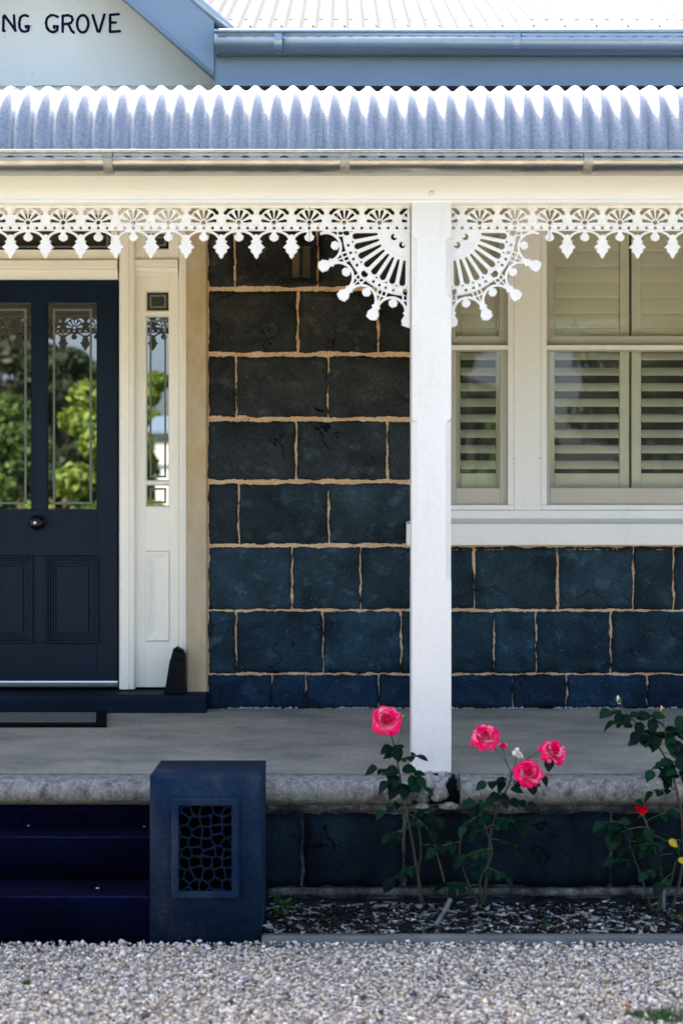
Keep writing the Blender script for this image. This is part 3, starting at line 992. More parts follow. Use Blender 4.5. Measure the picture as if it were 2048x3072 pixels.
def window_light(name, panels, x0p, x1p, label):
    """one sash window: screen frame, sash, glass, plantation shutters behind. pixel columns of the photo"""
    YSC, YSA, YGL, YSH = 7.13, 7.165, 7.185, 7.27
    w = empty(name, (X((x0p + x1p) / 2, 7.15), 7.15, Z(1530, 7.15)))
    w.parent = house
    wp = Vector(w.location)
    w.location = wp - Vector(house.location)
    BASE[w.name] = wp
    w['label'] = label
    zb, zm, zt = Z(1530, YSC), Z(1043, YSC), 3.08
    # outer frame bead
    def fx(p): return X(p, YSC)
    box('frame_bar', 'white_paint', w, fx(x0p), fx(x0p + 18), YSC, YSC + 0.03, zb + 0.0255, zt, 0.002)
    box('frame_bar', 'white_paint', w, fx(x1p - 18), fx(x1p), YSC, YSC + 0.03, zb + 0.0255, zt, 0.002)
    box('frame_bar', 'white_paint', w, fx(x0p), fx(x1p), YSC - 0.001, YSC + 0.03, zb, zb + 0.025, 0.002)
    box('screen_rail', 'white_paint', w, fx(x0p + 18) + 0.0005, fx(x1p - 18) - 0.0005, YSC - 0.002, YSC + 0.012, Z(1049, YSC), Z(1035, YSC), 0.002)
    # woven fly screen
    a, b = fx(x0p + 17), fx(x1p - 17)
    link('flyscreen', mesh_from('flyscreen', [(a, YSC + 0.016, zb + 0.02), (b, YSC + 0.016, zb + 0.02), (b, YSC + 0.016, zt), (a, YSC + 0.016, zt)], [(0, 1, 2, 3)]), 'flyscreen_mesh', w)
    # sashes
    def sx(p): return X(p, YSA)
    sl, sr = panels[0][0] - 26, panels[-1][1] + 28
    sl, sr = x0p + 16, x1p - 16
    il, ir = panels[0][0] - 4, panels[-1][1] + 4
    for (y0, y1, dy) in ((1532, 1036, 0.0), (1036, 560, 0.022)):
        ya = YSA + dy
        box('sash_stile', 'sash_paint', w, sx(sl), sx(il - 8), ya, ya + 0.02, Z(y0, YSA) + 0.0005, Z(y1, YSA), 0.003)
        box('sash_stile', 'sash_paint', w, sx(ir + 8), sx(sr), ya, ya + 0.02, Z(y0, YSA) + 0.0005, Z(y1, YSA), 0.003)
    box('sash_rail', 'sash_paint', w, sx(il - 8), sx(ir + 8), YSA + 0.001, YSA + 0.02, Z(1532, YSA), Z(1464, YSA), 0.003)
    box('sash_rail', 'sash_paint', w, sx(il - 8), sx(ir + 8), YSA + 0.001, YSA + 0.02, Z(1054, YSA), Z(1037, YSA), 0.003)
    box('sash_rail', 'sash_paint', w, sx(il - 8), sx(ir + 8), YSA + 0.023, YSA + 0.042, Z(1036, YSA), Z(1006, YSA), 0.003)
    for (y0, y1, dy) in ((1466, 1052, 0.010), (1008, 560, 0.032)):
        a, b, yg = sx(il - 10), sx(ir + 10), YSA + dy
        za, zc = Z(y0, YSA), Z(y1, YSA)
        link('pane', mesh_from('pane', [(a, yg, za), (b, yg, za), (b, yg, zc), (a, yg, zc)], [(0, 1, 2, 3)]), 'window_glass', w)
    # shutters
    for (p0, p1) in panels:
        xa, xb = X(p0, YSH), X(p1, YSH)
        st = 0.048
        box('shutter_stile', 'shutter_paint', w, xa - st, xa, YSH - 0.014, YSH + 0.014, Z(1470, YSH), zt, 0.003)
        box('shutter_stile', 'shutter_paint', w, xb, xb + st, YSH - 0.014, YSH + 0.014, Z(1470, YSH), zt, 0.003)
        box('shutter_rail', 'shutter_paint', w, xa + 0.0005, xb - 0.0005, YSH - 0.013, YSH + 0.013, Z(1470, YSH), Z(1420, YSH), 0.003)
        box('shutter_rail', 'shutter_paint', w, xa + 0.0005, xb - 0.0005, YSH - 0.013, YSH + 0.013, Z(1046, YSH), Z(985, YSH), 0.003)
        mec = louvre_mesh(xb - xa - 0.004, chord=0.092)
        me = louvre_mesh(xb - xa - 0.004)
        cx = 0.5 * (xa + xb)
        for k in range(8):
            yb = 1083 + 46.6 * k - 15
            link('slat', me, 'shutter_paint', w, (cx, YSH, Z(yb, YSH)), (rad(43 + rng.uniform(-1.5, 1.5)), 0, 0))
        for k in range(9):
            yb = 960 - 46.6 * k
            link('slat', mec, 'shutter_paint', w, (cx, YSH, Z(yb, YSH)), (rad(82 + rng.uniform(-1, 1)), 0, 0))
    return w
window_light('window', [(1379, 1487)], 1322, 1541, 'narrow sash side light with open shutter slats beside the verandah post')
window_light('window', [(1661, 1856), (1920, 2117)], 1621, 2160, 'wide central sash with paired shutters, lower slats open')
window_light('window', [(2286, 2394)], 2240, 2459, 'narrow sash side light beyond the wide central sash')
for a, b in ((1240, 1323), (1540.5, 1621.5), (2159.5, 2240.5), (2458, 2560)):
    y0 = 7.125
    MB().box(X(a, y0) + 0.001, X(b, y0) - 0.001, y0, 7.30, Z(1531, y0), 3.12).obj('mullion', 'white_paint', house, bevel=0.003)
MB().box(WIN_L + 0.0005, WIN_R - 0.0005, 7.135, 7.31, 3.081, 3.16).obj('window_head', 'white_paint', house, bevel=0.003)
# sill: upright, sloping weathering, deep moulded face
SX0, SX1 = X(1219, 7.03), X(2585, 7.03)
MB().extrude_x([(7.30, Z(1531, 7.12)), (7.118, Z(1531, 7.12)), (7.112, Z(1556, 7.12)), (7.10, Z(1558, 7.12)), (7.07, Z(1567, 7.07)), (7.034, Z(1571, 7.03)), (7.030, Z(1573, 7.03)), (7.030, Z(1634, 7.03)),
                (7.034, Z(1636.5, 7.03)), (7.30, Z(1637, 7.03))], SX0, SX1).obj('window_sill', 'white_paint', house, bevel=0.002)
for px, py in ((1541, 1376), (1618, 1375)):
    c = P(px, py, 7.124)
    MB().lathe([(0.004, 0.001), (0.004, -0.002), (0.002, -0.003)], c, 'Y', 8).obj('nail_head', 'zinc_strap', house)
# dim room behind the windows
rb = MB()
rb.box(WIN_L - 0.2, WIN_R + 0.3, 8.6, 8.65, 0.5, 3.3)
rb.box(WIN_L - 0.25, WIN_L - 0.2, 7.41, 8.6, 0.5, 3.3)
rb.box(WIN_R + 0.3, WIN_R + 0.35, 7.41, 8.6, 0.5, 3.3)
rb.box(WIN_L - 0.2, WIN_R + 0.3, 7.41, 8.6, 0.45, 0.5)
rb.box(WIN_L - 0.25, WIN_R + 0.35, 7.2, 8.65, 3.305, 3.34)
rb.obj('room_shell', 'dark_room', house)

# ---- gable over the door with hand-painted lettering
YG = 7.06
GCX = DOOR_CX
def bx(px, py): return Vector((X(px, 6.74), 6.74, Z(py, 6.74)))
low_in = bx(643, 240)                                # lower corner of the barge board
slope = 0.872
apex_z = low_in.z + (low_in.x - GCX) * slope
gz0 = Z(262, YG)
hw = low_in.x - GCX + 0.10
gm = MB()
n = 40
# lower strip with a lumpy render line, then the triangle above it
zs_ = gz0 + 0.06
V_, F_ = [], []
for k in range(n + 1):
    x = GCX - hw + 2 * hw * k / n
    V_ += [(x, YG, Z(258, YG) + 0.007 * nz(x * 9, 3.3) + 0.005 * nz(x * 31, 1.1)), (x, YG, zs_)]
for k in range(n):
    F_.append((2 * k, 2 * k + 2, 2 * k + 3, 2 * k + 1))
gm.add(V_, F_)
gm.add([(GCX - hw, YG, zs_), (GCX + hw, YG, zs_), (GCX, YG, apex_z + 0.24)], [(0, 1, 2)])
gable = gm.obj('gable_wall', 'gable_render', house)
gable['label'] = 'pale rendered gable with navy hand painted capital letters'
# strokes of the letters, photo pixels
def arc_pts(cx, cy, rx, ry, a0, a1, n=12):
    return [(cx + rx * math.cos(rad(a0 + (a1 - a0) * k / n)), cy - ry * math.sin(rad(a0 + (a1 - a0) * k / n))) for k in range(n + 1)]
LET = {
 'n': [[(15, 93), (11, 92), (12, 50), (15, 47), (48, 92)], [(43, 46), (46, 92)]],
 'g1': [[(85, 49), (77, 46), (70, 47), (62, 53), (59, 68), (60, 84), (66, 93), (76, 96), (86, 92), (88, 79), (78, 79), (80, 83)]],
 'g2': [[(174, 51), (163, 46), (153, 46), (143, 54), (139, 68), (142, 84), (150, 94), (161, 97), (172, 92), (174, 80), (163, 79), (164, 85)]],
 'r': [[(189, 96), (189, 48), (205, 46), (216, 50), (219, 60), (214, 69), (203, 72), (193, 73)], [(206, 73), (216, 93), (222, 98)]],
 'o': [arc_pts(249, 72, 17, 26, 90, 450, 20)],
 'v': [[(279, 46), (294, 95), (299, 95), (314, 44)]],
 'e': [[(357, 43), (331, 45), (331, 96), (360, 94)], [(331, 68), (348, 68)]],
}
for key, strokes in LET.items():
    mb = MB()
    for st in strokes:
        pts = [(X(a, YG), Z(b, YG)) for a, b in st]
        # flat brush stroke: ribbon with round ends, slightly uneven width
        dense = []
        for (ax, az), (bx_, bz) in zip(pts[:-1], pts[1:]):
            for q in range(4):
                t = q / 4
                dense.append((ax + (bx_ - ax) * t, az + (bz - az) * t))
        dense.append(pts[-1])
        prev = None
        for i, (x, z) in enumerate(dense):
            w = 0.0067 * (1 + 0.16 * nz(x * 60, z * 60, i * 0.3))
            cv = [(x + w * math.cos(2 * math.pi * q / 10), YG - 0.0022 - 0.00003 * i, z + w * math.sin(2 * math.pi * q / 10)) for q in range(10)]
            mb.add(cv, [tuple(range(10))])
            if prev:
                (px_, pz_, pw) = prev
                d = Vector((x - px_, 0, z - pz_))
                if d.length > 1e-6:
                    d.normalize()
                    nn = Vector((-d.z, 0, d.x))
                    yy = YG - 0.0022 - 0.00003 * i + 0.000015
                    mb.add([(px_ + nn.x * pw, yy, pz_ + nn.z * pw), (px_ - nn.x * pw, yy, pz_ - nn.z * pw), (x - nn.x * w, yy, z - nn.z * w), (x + nn.x * w, yy, z + nn.z * w)], [(0, 1, 2, 3)])
            prev = (x, z, w)
    mb.obj('letter', 'letter_paint', gable)
# flashing strip above the verandah roof
MB().box(WALL_L, WALL_R, YG + 0.012, YG + 0.05, Z(300, YG), Z(235, YG)).obj('flashing', 'gable_render', house)

# barge boards
def barge(sgn):
    mb = MB()
    x_end = low_in.x
    zi = low_in.z
    hgt = 0.272                                      # vertical height of the board
    pts = [(x_end, zi), (x_end, zi + hgt), (GCX, apex_z + hgt), (GCX, apex_z)]
    v = []
    for y in (6.72, 6.755):
        for x, z in pts:
            v.append((GCX + (x - GCX) * sgn, y, z))
    mb.add(v, [(0, 1, 2, 3), (7, 6, 5, 4), (0, 4, 5, 1), (1, 5, 6, 2), (2, 6, 7, 3), (3, 7, 4, 0)])
    mb.obj('bargeboard', 'slate_paint', house, bevel=0.002)
    # lower bead
    mb = MB()
    a = Vector((GCX + (x_end - 0.004 - GCX) * sgn, 6.716, zi + 0.012)); b = Vector((GCX + sgn * 0.0, 6.716, apex_z + 0.012))
    mb.tube([a, b], 0.012, 8)
    mb.obj('barge_bead', 'slate_paint', house, smooth=True)
    # rolled capping along the top of the board
    mb = MB()
    a = Vector((GCX + (x_end + 0.075 - GCX) * sgn, 6.745, zi + hgt - 0.040)); b = Vector((GCX, 6.745, apex_z + hgt + 0.028))
    mb.tube([a, b], 0.030, 12)
    mb.obj('barge_cap', 'slate_gutter', house, smooth=True)
    # soffit between barge board and gable
    mb = MB()
    p = [(x_end, zi + hgt - 0.03), (GCX, apex_z + hgt - 0.03)]
    v = [(GCX + (x - GCX) * sgn, y, z) for y in (6.756, 7.4) for x, z in p] + [(GCX + (x - GCX) * sgn, y, z + 0.02) for y in (6.756, 7.4) for x, z in p]
    mb.add(v, [(0, 1, 3, 2), (4, 6, 7, 5), (0, 4, 5, 1), (2, 3, 7, 6), (0, 2, 6, 4), (1, 5, 7, 3)])
    mb.obj('soffit', 'slate_paint', house)
    # roof slope of the gable running back into the main roof
    p = [(x_end + 0.10, zi + hgt - 0.10), (GCX, apex_z + hgt + 0.0)]
    v = [(GCX + (x - GCX) * sgn, y, z) for y in (6.77, 10.5) for x, z in p] + [(GCX + (x - GCX) * sgn, y, z + 0.015) for y in (6.77, 10.5) for x, z in p]
    MB().add(v, [(0, 1, 3, 2), (4, 6, 7, 5), (0, 4, 5, 1), (2, 3, 7, 6), (0, 2, 6, 4), (1, 5, 7, 3)]).obj('gable_roof', 'zinc_roof', house)
barge(1)
barge(-1)

# ---- main roof, fascia and eaves gutter
FX0 = X(645, 6.74)
MB().box(FX0, WALL_R + 0.2, 6.735, 6.77, Z(256, 6.735), Z(130, 6.735)).obj('fascia', 'slate_paint', house, bevel=0.002)
MB().box(FX0, WALL_R + 0.2, 6.728, 6.734, Z(258, 6.73), Z(246, 6.73)).obj('fascia_bead', 'slate_paint', house, bevel=0.002)
MB().box(FX0 + 0.01, WALL_R + 0.2, 6.771, 7.11, Z(240, 6.77), Z(236, 6.77)).obj('soffit', 'slate_paint', house)
MB().box(WALL_L - 0.2, 2 * GCX - FX0, 6.735, 6.77, Z(256, 6.735), Z(130, 6.735)).obj('fascia', 'slate_paint', house, bevel=0.002)

def gutter(parent, x0, x1, yf, ztop, h, d, mat, straps, slot_pitch, strap_w, rot=0.0):
    """quad gutter: rolled bead, slotted upright, rounded belly; straps and overflow slots are its pieces"""
    prof = []
    rb = 0.10 * h
    for k in range(9):                                  # top bead
        a = rad(150 - 300 * k / 8)
        prof.append((yf + rb * 0.4 - rb * math.cos(a) * -1 - rb, ztop - rb + rb * math.sin(a)))
    prof = [(yf + rb + rb * math.cos(rad(a)), ztop - rb + rb * math.sin(rad(a))) for a in range(0, 271, 30)]
    zz = ztop - 2 * rb
    prof.append((yf + rb * 1.05, zz - 0.02 * h))
    prof.append((yf + rb * 0.9, zz - 0.20 * h))
    prof.append((yf - rb * 0.1, zz - 0.24 * h))
    prof.append((yf - rb * 0.1, zz - 0.28 * h))
    zb = ztop - h
    za = zz - 0.28 * h
    for k in range(1, 10):                             # belly
        a = rad(90 * k / 9)
        prof.append((yf - rb * 0.1 + d * 0.62 * (1 - math.cos(a)), za - (za - zb) * math.sin(a)))
    prof.append((yf + d, zb + 0.002))
    prof.append((yf + d, ztop))
    prof.append((yf + d - 0.003, ztop))
    prof.append((yf + d - 0.003, zb + 0.012))
    prof.append((yf + d * 0.5, zb + 0.012))
    prof.append((yf + rb * 1.4, za))
    prof.append((yf + rb * 1.6, zz))
    g = MB().extrude_x(prof, x0, x1).obj('gutter', mat, parent, smooth=False)
    for p in g.data.polygons: p.use_smooth = len(p.vertices) == 4
    # straps
    for px in straps:
        sp = []
        for (yy, z) in prof[9:25]:
            sp.append((yy - 0.003, z))
        back = [(yy + 0.002, z) for yy, z in reversed(sp)]
        MB().extrude_x(sp + back, px - strap_w / 2, px + strap_w / 2).obj('gutter_strap', 'zinc_strap' if mat == 'zinc_gutter' else 'slate_gutter', g)
    # overflow slots: pressed lips
    me = None
    k = 0
    zsl = zz - 0.15 * h
    x = x0 + slot_pitch * 0.6
    while x < x1 - 0.05:
        if abs(x) < 2.4 and all(abs(x - s) > strap_w * 0.8 for s in straps):
            if me is None:
                mb = MB()
                L_ = slot_pitch * 0.22
                vv = []
                for q in range(7):
                    t = q / 6
                    xx = -L_ + 2 * L_ * t
                    hh = math.sin(math.pi * t)
                    vv += [(xx, 0, -0.002), (xx, -0.0045 * hh - 0.0004, -0.0012 + 0.001 * hh), (xx, 0, 0.0042 * hh)]
                ff = []
                for q in range(6):
                    a = q * 3
                    ff += [(a, a + 3, a + 4, a + 1), (a + 1, a + 4, a + 5, a + 2)]
                mb.add(vv, ff)
                me = mesh_from('overflow_slot', mb.v, mb.f, True)
            link('overflow_slot', me, 'black_metal' if mat == 'zinc_gutter' else 'slate_paint', g, (x, yf + rb * 0.95 - 0.0002, zsl))
        x += slot_pitch
    return g
S_UP = 6.62 / FPX
gutter(house, X(642, 6.62), WALL_R + 0.25, 6.62, Z(84, 6.62), 66 * S_UP, 0.11, 'slate_gutter', [X(834, 6.62), X(1550, 6.62)], 0.0735, 24 * S_UP)

# corrugated main roof
def corrugated(prof, x0, pitch, count, amp, name, mat, parent, per=8, lift=0.0):
    """prof: list of ((y, z), (ny, nz)); one sheet with count corrugations starting at x0"""
    nu = int(count * per) + 1
    V = []
    for (y, z), (ny, nzz) in prof:
        for i in range(nu):
            x = x0 + pitch * i / per
            a = amp * math.cos(2 * math.pi * i / per) + lift
            V.append((x, y + ny * a, z + nzz * a))
    F = []
    for j in range(len(prof) - 1):
        for i in range(nu - 1):
            a = j * nu + i
            F.append((a, a + 1, a + nu + 1, a + nu))
    return link(name, mesh_from(name, V, F, True), mat, parent)
PITCH_MAIN = rad(27)
ny, nz_ = -math.sin(PITCH_MAIN), math.cos(PITCH_MAIN)
y_e, z_e = 6.66, Z(92, 6.66) - 0.016
def main_prof(d0=0.0):
    out = []
    for d in (d0, d0 + 0.02, d0 + 0.5, 1.5, 4.6):
        out.append(((y_e + d * math.cos(PITCH_MAIN), z_e + d * math.sin(PITCH_MAIN)), (ny, nz_)))
    return out
x = -4.7
k = 0
RP = 0.0752
GR = low_in.x + 0.012
def sheets(xa, xb, d0):
    global k
    x = xa
    while x < xb - 0.02:
        c = min(10.5, (xb - x) / RP)
        corrugated(main_prof(d0), x, RP, c, 0.0105, 'roof_sheet', 'zinc_main', house, lift=0.002 * (k % 2))
        x += RP * 10
        k += 1
sheets(GR, 4.9, 0.0)
sheets(2 * GCX - GR, GR, 0.55)
sheets(-4.9, 2 * GCX - GR, 0.0)
me = None
for row, d in ((0, 0.06), (1, 0.16)):
    xs = GR
    i = 0
    while xs < 4.9:
        if X(690, 6.7) < xs < 1.9:
            if me is None:
                me = mesh_from('roof_screw', *(lambda m: (m.v, m.f))(MB().lathe([(0.009, 0), (0.009, 0.004), (0.005, 0.006), (0.005, 0.012), (0.002, 0.013)], (0, 0, 0), 'Z', 8)))
            link('roof_screw', me, 'zinc_strap', house, (xs, y_e + d * math.cos(PITCH_MAIN) + ny * 0.009, z_e + d * math.sin(PITCH_MAIN) + nz_ * 0.009), (PITCH_MAIN, 0, 0))
        xs += RP * 2
# rear slope and roof ends
ry, rz = y_e + 4.6 * math.cos(PITCH_MAIN), z_e + 4.6 * math.sin(PITCH_MAIN)
MB().add([(-4.9, ry, rz), (4.9, ry, rz), (4.9, ry + 4.4, rz - 2.2), (-4.9, ry + 4.4, rz - 2.2), (-4.9, ry, rz - 0.02), (4.9, ry, rz - 0.02), (4.9, ry + 4.4, rz - 2.22), (-4.9, ry + 4.4, rz - 2.22)],
         [(0, 1, 2, 3), (7, 6, 5, 4), (0, 3, 7, 4), (1, 5, 6, 2), (3, 2, 6, 7), (0, 4, 5, 1)]).obj('rear_roof', 'zinc_roof', house)
for x0 in (-4.62, 4.58):
    MB().add([(x0, 6.8, 3.7), (x0, ry, rz - 0.04), (x0, 14.2, 3.7), (x0 + 0.04, 6.8, 3.7), (x0 + 0.04, ry, rz - 0.04), (x0 + 0.04, 14.2, 3.7)],
             [(0, 1, 2), (5, 4, 3), (0, 3, 4, 1), (1, 4, 5, 2), (2, 5, 3, 0)]).obj('roof_end', 'gable_render', house)

# =================================================================== VERANDAH
verandah = empty('verandah', (0, 5.53, 0),
                 'verandah with curved corrugated iron roof, white post and cast iron lace on a concrete floor', 'verandah')
VX0, VX1 = -4.6, 4.6
Y_P = 5.53                                             # front face of the post and beam
FLOOR_F = Z(2320, Y_P)                                 # floor level under the post
# floor slab, falling gently to the front
f_front = FLOOR_F - 0.004
Y_E = 5.405
nose_b = Z(2425, Y_E)
rN = (f_front - nose_b) * 0.5
fp = [(7.12, FLOOR_W), (5.62, FLOOR_F), (5.52, f_front - 0.001)]
cyN, czN = Y_E + 0.072, nose_b + 0.062
for k in range(0, 13):
    a = rad(90 + 120 * k / 12)
    fp.append((cyN + 0.072 * math.cos(a), czN + (f_front - czN - 0.001) * math.sin(a) if a < math.pi else czN + 0.062 * math.sin(a)))
fp += [(5.47, nose_b), (7.12, nose_b)]
# subdivide along x with slight unevenness so the edge is not ruler straight
def uneven_extrude(prof, x0, x1, n, amp, mat, name, parent, seed, smooth=True):
    V, F = [], []
    m = len(prof)
    for i in range(n + 1):
        x = x0 + (x1 - x0) * i / n
        for k, (y, z) in enumerate(prof):
            s = amp if 3 <= k <= m - 3 else amp * 0.25
            V.append((x, y + s * (nz(x * 3.0, k * 0.15 + seed) + 0.5 * nz(x * 13, k * 0.4, seed)), z + 0.6 * s * nz(x * 4.1 + 9, k * 0.2, seed)))
    for i in range(n):
        for k in range(m):
            k2 = (k + 1) % m
            F.append((i * m + k, i * m + k2, (i + 1) * m + k2, (i + 1) * m + k))
    F.append(tuple(range(m))[::-1]); F.append(tuple(range(n * m, (n + 1) * m)))
    me = mesh_from(name, V, F)
    bm = bmesh.new(); bm.from_mesh(me); bmesh.ops.recalc_face_normals(bm, faces=bm.faces); bm.to_mesh(me); bm.free()
    if smooth:
        for p in me.polygons: p.use_smooth = len(p.vertices) == 4
    return link(name, me, mat, parent)
nose_px0, nose_px1 = X(1236, Y_E), X(1385, Y_E)        # stretch of nosing broken away under the post
fl = MB().extrude_x([(7.12, FLOOR_W), (5.545, f_front), (5.545, nose_b), (7.12, nose_b)], VX0, VX1).obj('floor_slab', 'floor_concrete', verandah)
nose_prof = [(5.5445, f_front + 0.0005), (5.50, f_front - 0.001)]
for k in range(0, 13):
    a = rad(90 + 125 * k / 12)
    z = czN + (f_front - czN - 0.001) * math.sin(a) if a <= math.pi else czN + 0.062 * math.sin(a)
    nose_prof.append((cyN + 0.072 * math.cos(a), z))
nose_prof += [(5.47, nose_b), (5.5445, nose_b)]
uneven_extrude(nose_prof, VX0, nose_px0, 150, 0.004, 'nosing_concrete', 'nosing', verandah, 2.2)
uneven_extrude(nose_prof, nose_px1, VX1, 150, 0.004, 'nosing_concrete', 'nosing', verandah, 5.1)
# lumps of old mortar packed under the post where the nosing is gone
def lump(name, c, r, mat, parent, seed, n=2):
    bm = bmesh.new()
    bmesh.ops.create_icosphere(bm, subdivisions=4 if r[0] > 0.02 else 2, radius=1.0)
    for v in bm.verts:
        d = 1 + 0.34 * noise.noise(v.co * 1.6 + Vector((seed, 0, 0))) + 0.24 * noise.noise(v.co * 3.9 + Vector((0, seed, 0))) + 0.12 * noise.noise(v.co * 9.0 + Vector((0, 0, seed)))
        v.co = Vector((v.co.x * r[0], v.co.y * r[1], v.co.z * r[2])) * d
    me = bpy.data.meshes.new(name)
    bm.to_mesh(me); bm.free()
    me.polygons.foreach_set('use_smooth', [True] * len(me.polygons))
    return link(name, me, mat, parent, c)
lump('mortar_lump', P(1288, 2352, 5.51), (0.044, 0.045, 0.042), 'mortar_lump', verandah, 1.1)
lump('mortar_lump', P(1318, 2372, 5.50), (0.036, 0.045, 0.046), 'mortar_lump', verandah, 9.3)
lump('mortar_lump', P(1330, 2338, 5.52), (0.030, 0.035, 0.026), 'mortar_lump', verandah, 7.9)
lump('mortar_lump', P(1262, 2390, 5.50), (0.03, 0.035, 0.034), 'nosing_concrete', verandah, 4.4)
lump('mortar_lump', P(1345, 2372, 5.51), (0.038, 0.035, 0.055), 'plinth_stone', verandah, 6.4)
lump('mortar_lump', P(1265, 2418, 5.47), (0.026, 0.026, 0.011), 'mortar_lump', verandah, 2.7)
lump('mortar_lump', P(1345, 2418, 5.47), (0.036, 0.028, 0.012), 'mortar_lump', verandah, 3.5)

# base wall of big bluestone blocks below the floor
Y_B = 5.475
bzt, bzm, bzb = Z(2436, Y_B), Z(2664, Y_B), -0.05
base = MB().box(X(700, Y_B), VX1, Y_B + 0.012, Y_B + 0.3, bzb, nose_b - 0.001).obj('base_wall', 'mortar_grey', verandah)
bj = [X(700, Y_B), X(908, Y_B), X(1211, Y_B), X(1831, Y_B), X(2250, Y_B), X(2700, Y_B), X(3300, Y_B)]
for a, b in zip(bj[:-1], bj[1:]):
    stone(base, a, b, bzm, bzt, Y_B + 0.004, 'plinth_stone', gap=0.007, rough=0.012, edge=0.006)
bj = [X(700, Y_B), X(1083, Y_B), X(1605, Y_B), X(1935, Y_B), X(2500, Y_B), X(3300, Y_B)]
for a, b in zip(bj[:-1], bj[1:]):
    stone(base, a, b, bzb, Z(2690, Y_B), Y_B - 0.008, 'plinth_stone', gap=0.009, rough=0.010, edge=0.006)
# ledge of mortar between the two courses
uneven_extrude([(Y_B + 0.01, bzm + 0.004), (Y_B - 0.004, bzm - 0.002), (Y_B - 0.012, bzm - 0.012), (Y_B - 0.010, Z(2690, Y_B) + 0.006), (Y_B + 0.01, Z(2690, Y_B))],
               X(800, Y_B), X(3300, Y_B), 160, 0.006, 'mortar_grey', 'mortar_ledge', base, 4.0)
uneven_extrude([(Y_B + 0.01, nose_b + 0.003), (Y_B - 0.003, nose_b - 0.001), (Y_B - 0.006, nose_b - 0.006), (Y_B - 0.003, bzt + 0.004), (Y_B + 0.01, bzt)],
               X(800, Y_B), X(3300, Y_B), 160, 0.006, 'mortar_grey', 'mortar_ledge', base, 7.0)

# post with stopped chamfers
pw0, pw1 = X(1235, Y_P), X(1353, Y_P)
pd = pw1 - pw0
def post_ring(z, ch):
    x0, x1, y0, y1 = pw0, pw1, Y_P, Y_P + pd
    return [(x0 + ch, y0, z), (x1 - ch, y0, z), (x1, y0 + ch, z), (x1, y1 - ch, z), (x1 - ch, y1, z), (x0 + ch, y1, z), (x0, y1 - ch, z), (x0, y0 + ch, z)]
C0, C1 = 0.0022, 0.022
levels = [(2318, C0), (1752, C0), (1742, C0 + 0.004), (1734, C1), (1266, C1), (1258, C0 + 0.004), (1250, C0), (898, C0), (890, C0 + 0.004), (882, C1), (718, C1), (710, C0 + 0.004), (704, C0), (606, C0)]
V, F = [], []
for py, ch in levels: V += post_ring(Z(py, Y_P), ch)
for j in range(len(levels) - 1):
    for k in range(8):
        k2 = (k + 1) % 8
        F.append((j * 8 + k, j * 8 + k2, (j + 1) * 8 + k2, (j + 1) * 8 + k))
F.append(tuple(range(8))[::-1]); F.append(tuple(range((len(levels) - 1) * 8, len(levels) * 8)))
post = link('post', mesh_from('post', V, F), 'white_paint', verandah)
MB().box(pw0 + 0.004, pw1 - 0.004, Y_P - 0.002, Y_P + pd + 0.002, Z(2318, Y_P) - 0.0005, Z(2308, Y_P)).obj('post_foot', 'white_paint', post, bevel=0.001)

# beam
bz0, bz1 = Z(608, Y_P), Z(500, Y_P)
MB().extrude_x([(Y_P + 0.002, bz0 + 0.012), (Y_P - 0.003, bz0 + 0.010), (Y_P - 0.003, bz0 + 0.002), (Y_P + 0.004, bz0), (Y_P + 0.11, bz0), (Y_P + 0.11, bz1 + 0.12), (Y_P + 0.002, bz1 + 0.12)],
               VX0, VX1).obj('beam', 'beam_paint', verandah)
for px, py in ((1294, 580),):
    MB().lathe([(0.011, 0.002), (0.011, -0.002), (0.008, -0.0035)], P(px, py, Y_P + 0.002), 'Y', 16).obj('bolt_cover', 'white_paint', verandah, smooth=True)
# ceiling lining and rafters ends hidden behind the beam
MB().box(VX0, VX1, Y_P + 0.1101, 7.05, 3.16, 3.18).obj('ceiling', 'ceiling_paint', verandah)

# ---- cast iron lace
def lace_mesh(verts, faces, name):
    me = mesh_from(name, verts, faces)
    me.polygons.foreach_set('use_smooth', [len(p.vertices) >= 3 for p in me.polygons])
    return me
H = 3.1
xs0 = -PITCH / 2
vv, ff = sdf_sheet(lambda x, z: frieze_unit(x, -z), xs0, xs0 + PITCH, -492, -117, H, 7.0, 9.0, 16.0, lambda x, z: band_relief(x, -z) / UNIT * np.where(-z < 300, 1, 0))
uv = np.array(vv, dtype=float)
# 6 repeats starting half a pitch in, so a panel begins and ends on a fan centre
def panel_mesh():
    n = len(vv)
    V = []
    F = []
    # split the unit at its fan centre: build seven, clip the outer halves by only keeping whole cells
    for rep in range(7):
        off = rep * PITCH
        keep = {}
        for f in ff:
            cxm = sum(vv[i][0] for i in f) / len(f) + off
            if cxm < 0 or cxm > 6 * PITCH: continue
            nf = []
            for i in f:
                if i not in keep:
                    keep[i] = len(V)
                    p = vv[i]
                    V.append(((min(max(p[0] + off, 0.6), 6 * PITCH - 0.6)) * UNIT, p[1] * UNIT, p[2] * UNIT))
                nf.append(keep[i])
            F.append(tuple(nf))
    return lace_mesh(V, F, 'lace_panel')
pm = panel_mesh()
PW = 6 * PITCH * UNIT
z_off = v_to_z(0)
jx = u_to_x(733)
for k in range(3):
    o = link('lace_panel', pm, 'iron_white', verandah, (jx - PW * (k + 1), YF, z_off))
jr = X(1647, YF)
for k in range(3):
    o = link('lace_panel', pm, 'iron_white', verandah, (jr + PW * k, YF, z_off))
bv, bf = sdf_sheet(lambda x, z: bracket(x, -z), 732, 1414, -960, -117, 3.2, 7.0, 9.0, 16.0, lambda x, z: bracket_relief(x, -z) / UNIT)
bme = lace_mesh([((p[0] - 1411) * UNIT, p[1] * UNIT, p[2] * UNIT) for p in bv], bf, 'lace_bracket')
